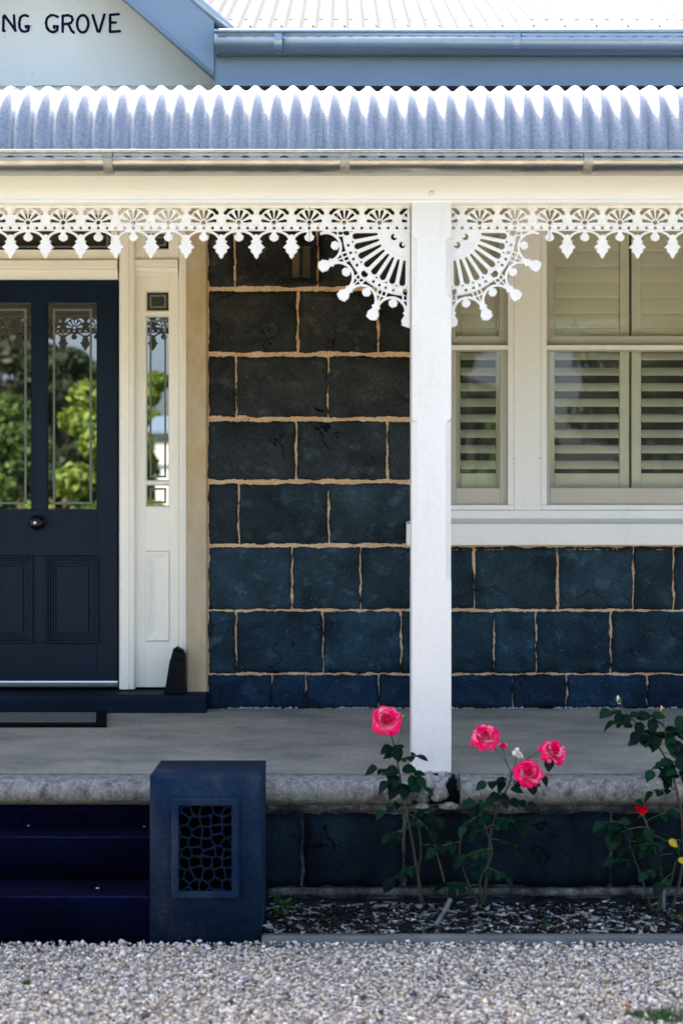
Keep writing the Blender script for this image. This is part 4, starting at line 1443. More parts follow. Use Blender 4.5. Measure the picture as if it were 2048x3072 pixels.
link('lace_bracket', bme, 'iron_white', verandah, (u_to_x(1411), YF, z_off))
me2 = lace_mesh([(-(p[0] - 1411) * UNIT, p[1] * UNIT, p[2] * UNIT) for p in bv], [tuple(reversed(f)) for f in bf], 'lace_bracket')
link('lace_bracket', me2, 'iron_white', verandah, (jr - (1411 - 735) * UNIT, YF, z_off))
for px in (616, 1054, 1514, 1963):                       # fixing lugs along the beam
    lump('lace_lug', P(px, 613, YF - 0.012), (0.012, 0.008, 0.004), 'iron_white', verandah, px * 0.1)

# ---- curved corrugated roof
Yg, Zg, RB = 5.42, Z(447, 5.42), 0.307
prof = []
prof.append(((Yg - 0.001, Zg - 0.04), (-1.0, 0.0)))
for k in range(0, 17):
    th = rad(90 - (90 - 9) * k / 16)                       # slope angle along the bend
    prof.append(((Yg + RB - RB * math.sin(th), Zg + RB * math.cos(th)), (-math.sin(th), math.cos(th))))
yl, zl = prof[-1][0]
L_ = 7.1 - yl
prof.append(((7.08, zl + L_ * math.tan(rad(9))), (-math.sin(rad(9)), math.cos(rad(9)))))
VP = 58.8 * 5.40 / FPX
x = X(344, 5.4) - VP * 10 * 5 
k = 0
while x < VX1:
    corrugated(prof, x, VP, 10.6, 0.0108, 'roof_sheet', 'zinc_roof', verandah, per=10, lift=0.0022 * (k % 2))
    x += VP * 10
    k += 1
S_LO = 5.34 / FPX
gutter(verandah, VX0, VX1, 5.345, Z(446, 5.345), 64 * S_LO, 0.10, 'zinc_gutter', [X(322, 5.34), X(1034, 5.34), X(1765, 5.34)], 58.8 * S_LO, 28 * S_LO)
# roof end boards so no light leaks along the verandah roof space
MB().box(VX0, VX1, 5.50, 5.528, bz1 + 0.02, bz1 + 0.17).obj('gutter_board', 'white_paint', verandah)

# =================================================================== STEPS AND PIER
steps = empty('front_steps', (X(225, 5.05), 5.2, 0), 'navy painted front steps leading up to the doormat', 'steps')
z1s, z2s = Z(2690, 5.05), Z(2512, 5.27)
SXL = 2 * DOOR_CX - X(450, 5.05)
SXR = X(449, 5.05)
def step_obj(y0, y1, z0, z1, sd):
    return uneven_extrude([(y1, z0), (y1, z1), (y0 + 0.01, z1), (y0 + 0.002, z1 - 0.003), (y0, z1 - 0.010), (y0 + 0.001, z0)], SXL, SXR, 60, 0.0035, 'navy_step', 'step', steps, sd)
step_obj(5.05, 5.46, -0.04, z1s, 1.0)
step_obj(5.275, 5.462, z1s - 0.001, z2s, 2.0)
for y0_, z0_ in ((5.052, z1s), (5.277, z2s)):                # worn paint and edge highlight, painted as a lighter line along the steps
    n_ = 70
    pts_ = [Vector((SXL + (SXR - SXL) * i / n_, y0_ + 0.0015 + 0.002 * nz(i * 0.31, y0_), z0_ - 0.0028 + 0.0012 * nz(i * 0.23, 7.7))) for i in range(n_ + 1)]
    MB().tube(pts_, [0.0036 + 0.0012 * nz(i * 0.5, 3.1) for i in range(n_ + 1)], 6).obj('worn_highlight', 'highlight_navy', steps, smooth=True)
MB().box(SXL, SXR + 0.3, 5.463, 5.50, -0.05, nose_b - 0.001).obj('top_riser', 'navy_step', steps, bevel=0.003)
MB().box(SXL, SXR, 5.452, 5.4625, nose_b - 0.030, nose_b - 0.002).obj('riser_fillet', 'navy_step', steps, bevel=0.003)

def pier(x0, x1, name, label, full=True):
    zt = Z(2327, 5.05)
    t = empty(name, ((x0 + x1) / 2, 5.2, 0), label, 'pier')
    body = uneven_extrude([(5.36, -0.05), (5.36, zt), (5.062, zt - 0.0005), (5.053, zt - 0.003), (5.05, zt - 0.010), (5.05, -0.05)], x0, x1, 30, 0.003, 'pier_paint', 'pier_body', t, 3.0)
    if not full: return t
    # vent: raised frame with irregular honeycomb lattice over a black sheet painted as the hole's shade
    s = 5.05 / FPX
    cx0, cx1 = X(516, 5.05), X(718, 5.05)
    cz0, cz1 = Z(2692, 5.05), Z(2392, 5.05)
    fw = 0.0255
    fr = rings(cx0, cx1, cz0, cz1, [(0, 5.052), (0.0, 5.030), (0.004, 5.026), (fw - 0.003, 5.026), (fw, 5.029), (fw, 5.0505)], cap=False)
    fr.obj('vent_frame', 'pier_paint', t)
    ix0, ix1, iz0, iz1 = cx0 + fw, cx1 - fw, cz0 + fw, cz1 - fw
    MB().box(ix0 - 0.01, ix1 + 0.01, 5.0475, 5.0485, iz0 - 0.01, iz1 + 0.01).obj('vent_shade_sheet', 'void_shade_black', t)
    r = np.random.RandomState(7)
    pts = []
    nx_, nz2 = 5, 8
    for i in range(-1, nx_ + 1):
        for j in range(-1, nz2 + 1):
            pts.append((ix0 + (i + 0.5 + 0.22 * (j % 2) + r.uniform(-0.30, 0.30)) * (ix1 - ix0) / nx_, iz0 + (j + 0.5 + r.uniform(-0.30, 0.30)) * (iz1 - iz0) / nz2))
    pts = np.array(pts)
    def lat(xx, zz):
        d = np.sqrt((xx[..., None] - pts[:, 0]) ** 2 + (zz[..., None] - pts[:, 1]) ** 2)
        d.sort(axis=-1)
        return 0.0042 - (d[..., 1] - d[..., 0]) * 0.62
    lv, lf = sdf_sheet(lat, ix0 - 0.002, ix1 + 0.002, iz0 - 0.002, iz1 + 0.002, 0.0026, 0.0045, 0.004, 0.010, back=False)
    me = mesh_from('vent_lattice', lv, lf, True)
    link('vent_lattice', me, 'vent_paint', t, (0, 5.0465, 0))
    return t
pier(X(450, 5.05), X(784, 5.05), 'step_pier', 'navy painted pier with an irregular lattice vent beside the front steps')

# =================================================================== GARDEN BED
YE0, YE1 = 5.035, 5.075
uneven_extrude([(YE1, -0.05), (YE1, Z(2800, YE1)), (YE0 + 0.006, Z(2801, YE1)), (YE0, Z(2801, YE1) - 0.006), (YE0, -0.05)], X(786, 5.05), 4.6, 90, 0.003, 'edging_concrete', 'garden_edging', None, 8.0)
tag(bpy.data.objects['garden_edging'], 'low grey concrete edging between mulch bed and gravel', 'edging')
bed = sheet('garden_bed', 'soil', X(786, 5.05), 4.6, YE1 - 0.01, Y_B + 0.02, 0.012)

def chips():
    r = np.random.RandomState(3)
    n = 9500
    x = r.uniform(X(788, 5.1), 2.1, n); y = r.uniform(5.08, 5.465, n)
    keep = ~((x < X(786, 5.05) + 0.05) & (y < 5.36) & False)
    z = 0.014 + r.uniform(0, 0.016, n)
    L = r.uniform(0.005, 0.015, n) * np.where(r.rand(n) < 0.16, 1.9, 1.0); W = L * r.uniform(0.16, 0.5, n); T = r.uniform(0.001, 0.0035, n)
    a = r.uniform(0, math.pi, n); tilt = r.normal(0, 0.35, n); tilt2 = r.normal(0, 0.35, n)
    cube = np.array([(-1, -1, -1), (1, -0.7, -1), (1, 0.8, -1), (-0.9, 1, -1), (-0.9, -0.8, 1), (1, -0.6, 1), (0.8, 0.7, 1), (-1, 0.8, 1)], float)
    V = np.zeros((n, 8, 3))
    lx = cube[None, :, 0] * L[:, None]; ly = cube[None, :, 1] * W[:, None]; lz = cube[None, :, 2] * T[:, None]
    lz2 = lz + lx * np.sin(tilt)[:, None] + ly * np.sin(tilt2)[:, None]
    V[..., 0] = x[:, None] + lx * np.cos(a)[:, None] - ly * np.sin(a)[:, None]
    V[..., 1] = y[:, None] + lx * np.sin(a)[:, None] + ly * np.cos(a)[:, None]
    V[..., 2] = z[:, None] + np.abs(lz2) 
    fc = np.array([(0, 1, 5, 4), (1, 2, 6, 5), (2, 3, 7, 6), (3, 0, 4, 7), (4, 5, 6, 7), (3, 2, 1, 0)])
    F = (fc[None] + (np.arange(n) * 8)[:, None, None]).reshape(-1, 4)
    c = np.zeros((n, 3))
    t = r.rand(n)
    dens = 0.30 + 0.16 * np.array([nz(xx * 2.2, yy * 6, 5.5) for xx, yy in zip(x, y)])
    light = t < dens
    g = r.uniform(0.14, 0.55, n)
    c[:] = np.where(light[:, None], np.stack([g * r.uniform(0.92, 1.1, n), g, g * r.uniform(0.85, 1.06, n)], 1), np.stack([r.uniform(0.003, 0.016, n)] * 3, 1) * np.array([1.1, 1.0, 0.95]))
    me = mesh_np('mulch', V.reshape(-1, 3), F, np.repeat(c, 8, axis=0))
    o = link('mulch', me, 'mulch_chips')
    tag(o, 'dark bark mulch flecked with pale wood chips in the garden bed', 'mulch', kind='stuff')
chips()

def gravel():
    r = np.random.RandomState(5)
    n = 105000
    x = r.uniform(-2.5, 2.5, n); y = 5.055 - (r.rand(n) ** 0.85) * 1.75
    # leave the footprints of pier, steps and edging free
    keep = ~((y > 5.035))
    x, y = x[keep], y[keep]
    n = len(x)
    s = r.lognormal(math.log(0.0044), 0.38, n).clip(0.002, 0.013)
    z = r.uniform(-0.006, 0.010, n)
    ico = np.array([(1, 0, 0), (-1, 0, 0), (0, 1, 0), (0, -1, 0), (0.3, 0.2, 1), (-0.2, 0.1, -1), (0.6, 0.55, 0.6), (-0.65, -0.5, 0.62)], float)
    fc = np.array([(4, 0, 6), (4, 6, 2), (6, 0, 2), (4, 2, 1), (4, 1, 7), (4, 7, 3), (7, 1, 3), (4, 3, 0), (5, 2, 0), (5, 1, 2), (5, 3, 1), (5, 0, 3)])
    jit = r.uniform(0.72, 1.25, (n, 8, 1))
    V = ico[None] * jit
    V[..., 0] *= r.uniform(0.8, 1.5, n)[:, None]; V[..., 1] *= r.uniform(0.7, 1.2, n)[:, None]; V[..., 2] *= r.uniform(0.5, 0.95, n)[:, None]
    a = r.uniform(0, 2 * math.pi, n); b = r.normal(0, 0.5, n)
    ca, sa, cb, sb = np.cos(a)[:, None], np.sin(a)[:, None], np.cos(b)[:, None], np.sin(b)[:, None]
    x1 = V[..., 0] * ca - V[..., 1] * sa; y1 = V[..., 0] * sa + V[..., 1] * ca; z1 = V[..., 2]
    y2 = y1 * cb - z1 * sb; z2 = y1 * sb + z1 * cb
    V = np.stack([x1, y2, z2], -1) * s[:, None, None]
    V += np.stack([x, y, z + s * 0.4], -1)[:, None, :]
    F = (fc[None] + (np.arange(n) * 8)[:, None, None]).reshape(-1, 3)
    g = r.normal(0.55, 0.13, n).clip(0.12, 0.84)
    warm = r.normal(0.0, 1.0, n)
    c = np.stack([g * (1.12 + 0.05 * warm), g * (0.985 + 0.01 * warm), g * (0.83 - 0.06 * warm)], 1)
    k = r.rand(n)
    c[k < 0.04] = np.array([0.06, 0.065, 0.075])
    br = (k > 0.95)
    c[br] = c[br] * np.array([0.8, 0.62, 0.48])
    yl = (k > 0.92) & (k <= 0.95)
    c[yl] = c[yl] * np.array([1.0, 0.86, 0.55])
    me = mesh_np('gravel', V.reshape(-1, 3), F, np.repeat(c.clip(0, 0.85), 8, axis=0))
    o = link('gravel', me, 'gravel_stones')
    tag(o, 'pale crushed stone gravel in front of steps and bed', 'gravel', kind='stuff')
gravel()

# =================================================================== ROSES
rr = random.Random(21)
def col_mesh(name, V, F, C):
    me = mesh_from(name, V, F, True)
    a = me.attributes.new('Col', 'FLOAT_COLOR', 'POINT')
    for i, c in enumerate(C): a.data[i].color = (*c, 1)
    return me
def leaf_mesh(seed, tone):
    """one rose leaflet, base at origin, pointing +X, upper side +Z; serrated oval folded on its midrib"""
    r = random.Random(seed)
    n = 9
    V, F, C = [], [], []
    bend = r.uniform(0.15, 0.45); fold = r.uniform(0.12, 0.35)
    for i in range(n + 1):
        t = i / n
        w = 0.40 * (math.sin(math.pi * t ** 0.80) ** 0.85) * (1 - 0.12 * t) + 0.004
        if 0 < i < n: w *= 1 + (0.05 if i % 2 else -0.04)
        zc = -bend * t * t
        for k in (-1, -0.5, 0, 0.5, 1):
            V.append((t, w * k, zc + fold * w * abs(k) + 0.012 * math.sin(9 * t + k)))
            s = 1 + (0.35 if k == 0 else 0) + r.uniform(-0.1, 0.1)
            C.append(tuple(q * s for q in tone))
    for i in range(n):
        for k in range(4):
            a = i * 5 + k
            F.append((a, a + 1, a + 6, a + 5))
    return col_mesh('leaf', V, F, C)
LEAVES = [leaf_mesh(s, t) for s, t in ((1, (0.0020, 0.0210, 0.0100)), (2, (0.0010, 0.0130, 0.0070)), (3, (0.0030, 0.0250, 0.0100)), (4, (0.0007, 0.0080, 0.0050)))]
YOUNG = [leaf_mesh(9, (0.018, 0.075, 0.015)), leaf_mesh(10, (0.035, 0.12, 0.02))]
YELLOW = leaf_mesh(14, (0.34, 0.27, 0.02))

def add_leaf(bush, me, p, d, size, roll=0.0):
    """leaf at p pointing along d"""
    d = Vector(d).normalized()
    x = d
    up = Vector((0, -0.45, 0.9))
    y = up.cross(x)
    if y.length < 1e-3: y = Vector((0, 1, 0))
    y.normalize()
    z = x.cross(y)
    m = Matrix((x, y, z)).transposed().to_4x4() @ Matrix.Rotation(roll, 4, 'X')
    return link('leaf', me, 'leaf_green', bush, p, m.to_euler(), (size, size, size))

def compound(bush, p, d, size, n=5, young=False, tip=None):
    """petiole with three or five leaflets"""
    d = Vector(d).normalized()
    L = size * 1.9
    pts = [p + d * L * t + Vector((0, 0, -0.22 * L * t * t)) for t in (0, 0.35, 0.7, 1.0)]
    MB().tube(pts, [0.0017, 0.0015, 0.0012, 0.0009], 5).obj('leaf_stalk', 'cane', bush, smooth=True)
    pool = YOUNG if young else LEAVES
    side = d.cross(Vector((0, 0, 1)))
    if side.length < 0.1: side = Vector((1, 0, 0))
    side.normalize()
    dd = (pts[3] - pts[2]).normalized()
    add_leaf(bush, rr.choice(pool), pts[3], dd + Vector((0, 0, -0.35)), size * rr.uniform(1.0, 1.2), rr.uniform(-0.4, 0.4))
    spots = [2] if n == 3 else [2, 1]
    for q in spots:
        for s in (-1, 1):
            v = dd * 0.45 + side * s * 0.9 + Vector((0, 0, rr.uniform(-0.6, 0.1)))
            add_leaf(bush, rr.choice(pool), pts[q], v, size * rr.uniform(0.75, 1.0), rr.uniform(-0.5, 0.5))

def spline(pts, n=6):
    """smooth Catmull-Rom through the points"""
    out = []
    P_ = [pts[0]] + list(pts) + [pts[-1]]
    for i in range(1, len(P_) - 2):
        for k in range(n):
            t = k / n
            a, b, c, d = P_[i - 1], P_[i], P_[i + 1], P_[i + 2]
            out.append(0.5 * ((2 * b) + (c - a) * t + (2 * a - 5 * b + 4 * c - d) * t * t + (3 * b - a - 3 * c + d) * t ** 3))
    out.append(P_[-2])
    return out
def cane(bush, pts, r0, r1, mat='cane_dark'):
    q = spline([Vector(p) for p in pts])
    n = len(q)
    MB().tube(q, [r0 + (r1 - r0) * i / (n - 1) for i in range(n)], 7).obj('cane', mat, bush, smooth=True)
    return q

def petal_mesh(seed, cup, curl, wid, pale, red=False):
    """petal with base at origin, rising along +Z, facing +X outward"""
    r = random.Random(seed)
    V, F, C = [], [], []
    nu, nv = 6, 7
    hot = (0.95, 0.0, 0.20); deep = (0.80, 0.0, 0.06); pal = (0.90, 0.42, 0.52); cream = (0.90, 0.72, 0.46)
    if red: hot = (0.80, 0.0, 0.025); deep = (0.62, 0.0, 0.012); pal = (0.85, 0.06, 0.10)
    sx = r.uniform(0, 9)
    for i in range(nu + 1):
        t = i / nu
        w = wid * (0.16 + 0.84 * math.sin(math.pi * 0.5 * min(1, t * 1.35))) * (1.0 if t < 0.8 else 1 - 0.55 * ((t - 0.8) / 0.2) ** 2)
        for j in range(nv + 1):
            k = 2 * j / nv - 1
            ang = k * w * 1.05
            rr_ = 0.55
            y = rr_ * math.sin(ang)
            xo = rr_ * (math.cos(ang) - 1) * 0.8 * (1 - 0.4 * t)
            x = cup * math.sin(t * 1.9) * 0.42 + xo + curl * max(0, t - 0.55) ** 2 * 2.2
            z = t * (1 - 0.20 * k * k) - abs(curl) * max(0, t - 0.7) ** 2 * 1.2 - 0.05 * (abs(k) < 0.2) * 0
            z += 0.05 * math.cos(3.1 * k + sx) * t
            x += 0.035 * math.sin(5 * k + sx) * t
            V.append((x, y, z))
            e = max(t, 0.55 * abs(k) + 0.45 * t)
            e += 0.22 * noise.noise(Vector((k * 1.7 + sx, t * 2.0, seed)))
            e = min(max((e - (0.24 + pale)) / 0.34, 0), 1)
            base_c = [a + (b - a) * min(1, t * 2.2) for a, b in zip(cream, pal)]
            top = [a + (b - a) * min(1, max(0, (t - 0.55) / 0.4)) for a, b in zip(hot, deep)] if r.random() > 0.2 else hot
            C.append(tuple(a + (b - a) * e for a, b in zip(base_c, top)))
    for i in range(nu):
        for j in range(nv):
            a = i * (nv + 1) + j
            F.append((a, a + 1, a + nv + 2, a + nv + 1))
    return col_mesh('petal', V, F, C)
PET_IN = [petal_mesh(30 + k, -0.10, -0.05, 1.35, 0.02 + 0.10 * (k % 3)) for k in range(3)]
PET_MID = [petal_mesh(40 + k, 0.22, 0.12, 1.15, -0.05 + 0.14 * (k % 4)) for k in range(4)]
PET_OUT = [petal_mesh(50 + k, 0.30, 0.75, 1.10, 0.05 + 0.16 * (k % 3)) for k in range(4)]
PET_RED = [petal_mesh(60 + k, -0.02, 0.05, 1.25, -0.12, True) for k in range(3)]
def bloom(bush, c, R, face, seed, rows=None, name='bloom', deep=False):
    """open double rose, radius R, looking along face"""
    r = random.Random(seed)
    face = Vector(face).normalized()
    q = face.to_track_quat('Z', 'Y')
    core = MB().lathe([(0.002, -0.30 * R), (0.12 * R, -0.25 * R), (0.16 * R, -0.08 * R), (0.06 * R, 0.06 * R)], (0, 0, 0), 'Z', 10)
    b = link(name, mesh_from(name, core.v, core.f, True), 'bud_green', bush, c, q.to_euler())
    rows = rows or [(5, 0.05, 0.52, PET_IN, 4), (6, 0.14, 0.60, PET_IN, 10), (7, 0.20, 0.68, PET_MID, 24), (8, 0.22, 0.80, PET_MID, 40), (9, 0.20, 0.92, PET_OUT, 56), (8, 0.16, 0.96, PET_OUT, 76)]
    for ri, (n, rad0, ln, pool, lean) in enumerate(rows):
        for k in range(n):
            a = 2 * math.pi * (k + 0.5 * (ri % 2)) / n + r.uniform(-0.22, 0.22)
            ll = ln * R * r.uniform(0.9, 1.1)
            tilt = rad(lean + r.uniform(-9, 9))
            m = Matrix.Rotation(a, 4, 'Z') @ Matrix.Translation((rad0 * R, 0, -0.18 * R + 0.02 * R * ri * 0)) @ Matrix.Rotation(tilt, 4, 'Y')
            o = bpy.data.objects.new('petal', r.choice(pool))
            if not o.data.materials: o.data.materials.append(MATS['petal'])
            COL.objects.link(o)
            o.parent = b
            o.location = m.to_translation()
            o.rotation_euler = m.to_euler()
            o.scale = (ll, ll * r.uniform(0.9, 1.1), ll)
    # sepals
    for k in range(5):
        a = 2 * math.pi * k / 5
        m = Matrix.Rotation(a, 4, 'Z') @ Matrix.Translation((0.06 * R, 0, -0.24 * R)) @ Matrix.Rotation(rad(20), 4, 'Y')
        o = bpy.data.objects.new('sepal', YOUNG[0])
        if not o.data.materials: o.data.materials.append(MATS['leaf_green'])
        COL.objects.link(o)
        o.parent = b; o.location = m.to_translation(); o.rotation_euler = m.to_euler(); o.scale = (0.55 * R, 0.30 * R, 0.5 * R)
    return b
def bud(bush, c, h, mat='bud_pink', lean=(0, 0, 1)):
    q = Vector(lean).to_track_quat('Z', 'Y')
    mb = MB().lathe([(0.05 * h, -0.45 * h), (0.16 * h, -0.40 * h), (0.22 * h, -0.18 * h), (0.20 * h, 0.05 * h), (0.11 * h, 0.36 * h), (0.03 * h, 0.52 * h)], (0, 0, 0), 'Z', 10)
    b = link('bud', mesh_from('bud', mb.v, mb.f, True), mat, bush, c, q.to_euler())
    for k in range(5):
        a = 2 * math.pi * k / 5
        m = Matrix.Rotation(a, 4, 'Z') @ Matrix.Translation((0.17 * h, 0, -0.38 * h)) @ Matrix.Rotation(rad(-72), 4, 'Y')
        o = bpy.data.objects.new('sepal', YOUNG[1])
        if not o.data.materials: o.data.materials.append(MATS['leaf_green'])
        COL.objects.link(o)
        o.parent = b; o.location = m.to_translation(); o.rotation_euler = m.to_euler(); o.scale = (0.75 * h, 0.36 * h, 0.3 * h)
    return b

def leafy(bush, q, i0, i1, every, size, Ybias=0.0, young=False, spread=1.0):
    side = 1
    for i in range(i0, i1, every):
        p = q[i]
        a = rr.uniform(-0.5, 0.5)
        side = -side
        d = Vector((side * rr.uniform(0.6, 1.0) * spread, -0.35 + Ybias + a, rr.uniform(-0.25, 0.5)))
        compound(bush, p, d, size * rr.uniform(0.85, 1.15), rr.choice((3, 5, 5)), young)

# -- rose beside the post
YR = 5.27
b1 = empty('rose_bush', P(1262, 2705, YR), 'slim rose bush with one open pink bloom, left of the white post', 'rose bush', 'roses in the garden bed')
q = cane(b1, [P(1262, 2712, YR + 0.05), P(1248, 2600, YR + 0.03), P(1226, 2470, YR), P(1208, 2385, YR), P(1196, 2310, YR), P(1180, 2232, YR), P(1168, 2190, YR)], 0.0052, 0.0028)
leafy(b1, q, 11, len(q) - 8, 3, 0.048)
cane(b1, [q[-8], P(1198, 2215, YR), P(1206, 2172, YR)], 0.0024, 0.0018, 'cane')
cane(b1, [q[-9], q[-4], P(1164, 2178, YR)], 0.0030, 0.0024, 'cane')
bloom(b1, P(1158, 2158, YR - 0.015), 0.052, (-0.15, -0.80, 0.62), 3)
bud(b1, P(1207, 2155, YR), 0.030, 'bud_green', (0.15, 0, 1))
for (px, py, dx, dz, s) in ((1175, 2238, -1, -0.5, 0.052), (1182, 2235, 0.35, -1, 0.064), (1180, 2262, -0.9, -0.15, 0.040), (1188, 2240, 1, 0.1, 0.034)):
    add_leaf(b1, rr.choice(LEAVES), P(px, py, YR - 0.01), (dx, -0.35, dz), s, rr.uniform(-0.4, 0.4))
for (px, py, dx, dz, s) in ((1195, 2312, -1, 0.05, 0.060), (1188, 2322, -0.45, -1, 0.072), (1205, 2308, 0.8, 0.05, 0.060), (1232, 2325, 0.25, -1, 0.064), (1248, 2330, 0.7, -0.75, 0.058),
                            (1165, 2345, -0.85, -0.6, 0.055), (1195, 2345, -0.6, -0.9, 0.07), (1210, 2350, 0.1, -1, 0.062), (1240, 2322, 1, 0.1, 0.045)):
    add_leaf(b1, rr.choice(LEAVES), P(px, py, YR - 0.02), (dx, -0.45, dz), s, rr.uniform(-0.4, 0.4))
q2 = cane(b1, [P(1270, 2712, YR + 0.08), P(1255, 2620, YR + 0.06), P(1262, 2560, YR + 0.05), P(1255, 2480, YR + 0.04), P(1235, 2420, YR + 0.02)], 0.0042, 0.0024)
leafy(b1, q2, 9, len(q2), 5, 0.05)

# -- rose with four open blooms
YR = 5.24
b2 = empty('rose_bush', P(1440, 2715, YR), 'rose bush with four pink blooms and one faded flower, right of the white post', 'rose bush', 'roses in the garden bed')
q = cane(b2, [P(1450, 2715, YR + 0.08), P(1462, 2600, YR + 0.06), P(1472, 2500, YR + 0.03), P(1496, 2410, YR), P(1527, 2352, YR), P(1532, 2322, YR)], 0.0056, 0.0034)
leafy(b2, q, 9, len(q) - 4, 2, 0.05)
cane(b2, [q[-2], P(1525, 2300, YR), P(1500, 2262, YR), P(1474, 2236, YR)], 0.0030, 0.0020, 'cane')
cane(b2, [P(1522, 2300, YR), P(1514, 2268, YR), P(1510, 2252, YR)], 0.0022, 0.0018, 'cane')
cane(b2, [q[-1], P(1543, 2295, YR), P(1550, 2268, YR)], 0.0024, 0.0018, 'cane_dark')
cane(b2, [q[-4], P(1548, 2343, YR), P(1580, 2330, YR)], 0.0028, 0.0022, 'cane')
cane(b2, [q[-2], P(1565, 2295, YR + 0.02), P(1600, 2262, YR + 0.02), P(1645, 2254, YR + 0.02)], 0.0026, 0.0020, 'cane')
bloom(b2, P(1455, 2207, YR - 0.01), 0.050, (-0.10, -0.70, 0.70), 7)
bloom(b2, P(1585, 2318, YR - 0.03), 0.049, (0.05, -0.88, 0.48), 12)
bloom(b2, P(1660, 2255, YR), 0.047, (0.35, -0.75, 0.55), 18)
bloom(b2, P(1508, 2243, YR), 0.021, (-0.1, -0.4, 0.9), 23, rows=[(5, 0.05, 0.9, PET_IN, 5), (6, 0.14, 1.0, PET_IN, 16), (5, 0.2, 1.0, PET_MID, 34)])
# faded flower hanging its petals
fc_ = P(1550, 2252, YR)
fb = MB().lathe([(0.002, 0.012), (0.008, 0.010), (0.009, 0.0), (0.004, -0.006)], fc_, 'Z', 10).obj('faded_bloom', 'weathered_petal', b2, smooth=True)
for k, (dx, dz, s) in enumerate(((0.55, -0.9, 0.034), (-0.7, -0.6, 0.026), (0.1, -1, 0.026), (-0.3, -0.9, 0.022))):
    m = (Vector((dx, -0.3, dz))).to_track_quat('Z', 'Y')
    link('faded_petal', PET_MID[0].copy(), None, fb, fc_, m.to_euler(), (s, s * 0.75, s)).data.materials.clear()
for o in [o for o in bpy.data.objects if o.name.startswith('faded_petal')]:
    o.data.materials.append(MATS['weathered_petal'])
for (px, py, dx, dz, s) in ((1520, 2335, -1, -0.1, 0.05), (1515, 2345, -0.6, -0.5, 0.05), (1500, 2385, -1, -0.3, 0.06), (1505, 2380, 0.4, -0.9, 0.06), (1530, 2365, 1, -0.15, 0.05), (1625, 2325, 0.5, -0.9, 0.045),
                            (1590, 2345, 0.3, -1, 0.05), (1650, 2275, -0.3, -1, 0.05), (1470, 2440, -0.9, -0.6, 0.06), (1430, 2420, -0.6, -0.9, 0.055), (1560, 2450, 1, -0.1, 0.055), (1565, 2460, 0.2, -1, 0.07)):
    add_leaf(b2, rr.choice(LEAVES), P(px, py, YR - 0.02), (dx, -0.4, dz), s, rr.uniform(-0.4, 0.4))
q3 = cane(b2, [P(1435, 2715, YR + 0.08), P(1400, 2640, YR + 0.05), P(1378, 2560, YR + 0.04), P(1386, 2500, YR + 0.04)], 0.0044, 0.0024)
leafy(b2, q3, 5, len(q3), 5, 0.05)
q4 = cane(b2, [P(1445, 2715, YR + 0.04), P(1440, 2640, YR), P(1475, 2560, YR - 0.01), P(1450, 2470, YR - 0.02), P(1430, 2430, YR - 0.02)], 0.0044, 0.0024)
leafy(b2, q4, 5, len(q4), 4, 0.05)
cane(b2, [P(1345, 2715, YR + 0.1), P(1330, 2636, YR + 0.05), P(1312, 2570, YR + 0.05), P(1301, 2522, YR + 0.05)], 0.0028, 0.0018, 'cane')
lump('dead_tip', P(1300, 2517, YR + 0.05), (0.006, 0.005, 0.006), 'bud_pink', b2, 2.0)

# -- rose at the right-hand edge
YR = 5.24
b3 = empty('rose_bush', P(2000, 2720, YR), 'tall leafy rose bush with closed buds at the right edge', 'rose bush', 'roses in the garden bed')
q = cane(b3, [P(2015, 2725, YR + 0.08), P(2045, 2600, YR + 0.06), P(2046, 2480, YR + 0.03), P(2028, 2370, YR), P(2000, 2285, YR), P(1965, 2230, YR), P(1915, 2178, YR), P(1880, 2142, YR), P(1858, 2112, YR)], 0.0062, 0.0020)
leafy(b3, q, 18, len(q) - 4, 3, 0.048)
bud(b3, P(1854, 2100, YR), 0.034, 'weathered_petal', (-0.2, 0, 1))
c2 = cane(b3, [q[-16], P(1992, 2215, YR), P(1990, 2175, YR), P(1985, 2140, YR)], 0.0032, 0.0020, 'cane')
bud(b3, P(1984, 2131, YR), 0.034, 'bud_pink', (-0.1, 0, 1))
for (px, py, dx, dz, s) in ((1866, 2138, -1, 0.05, 0.052), (1868, 2142, -0.8, -0.7, 0.05), (1872, 2142, 0.2, -1, 0.050), (1885, 2148, 0.9, 0.3, 0.045), (1905, 2150, 1, 0.2, 0.06), (1920, 2165, -0.3, -1, 0.05), (1945, 2160, 0.4, -0.9, 0.06),
                            (1950, 2148, 1, 0.05, 0.055), (1915, 2195, -0.7, -0.8, 0.055), (1925, 2195, 0.2, -1, 0.06), (1960, 2195, -0.9, -0.3, 0.062), (1965, 2205, -0.1, -1, 0.062), (2000, 2205, 0.3, -1, 0.075), (2035, 2170, 0.4, -1, 0.06), (2010, 2195, 1, 0.2, 0.05)):
    add_leaf(b3, rr.choice(LEAVES), P(px, py, YR - 0.02), (dx, -0.4, dz), s, rr.uniform(-0.4, 0.4))
for k in range(24):                                       # dense dark shade leaves at the head of the cane
    px = rr.uniform(1975, 2110); py = rr.uniform(2225, 2335)
    add_leaf(b3, rr.choice(LEAVES), P(px, py, YR + rr.uniform(-0.05, 0.09)), (rr.uniform(-1, 1), -0.3, rr.uniform(-1, 0.2)), rr.uniform(0.045, 0.07), rr.uniform(-0.6, 0.6))
q5 = cane(b3, [q[20], P(2080, 2280, YR), P(2110, 2180, YR + 0.02), P(2105, 2110, YR + 0.02)], 0.004, 0.002)
leafy(b3, q5, 4, len(q5), 2, 0.048)

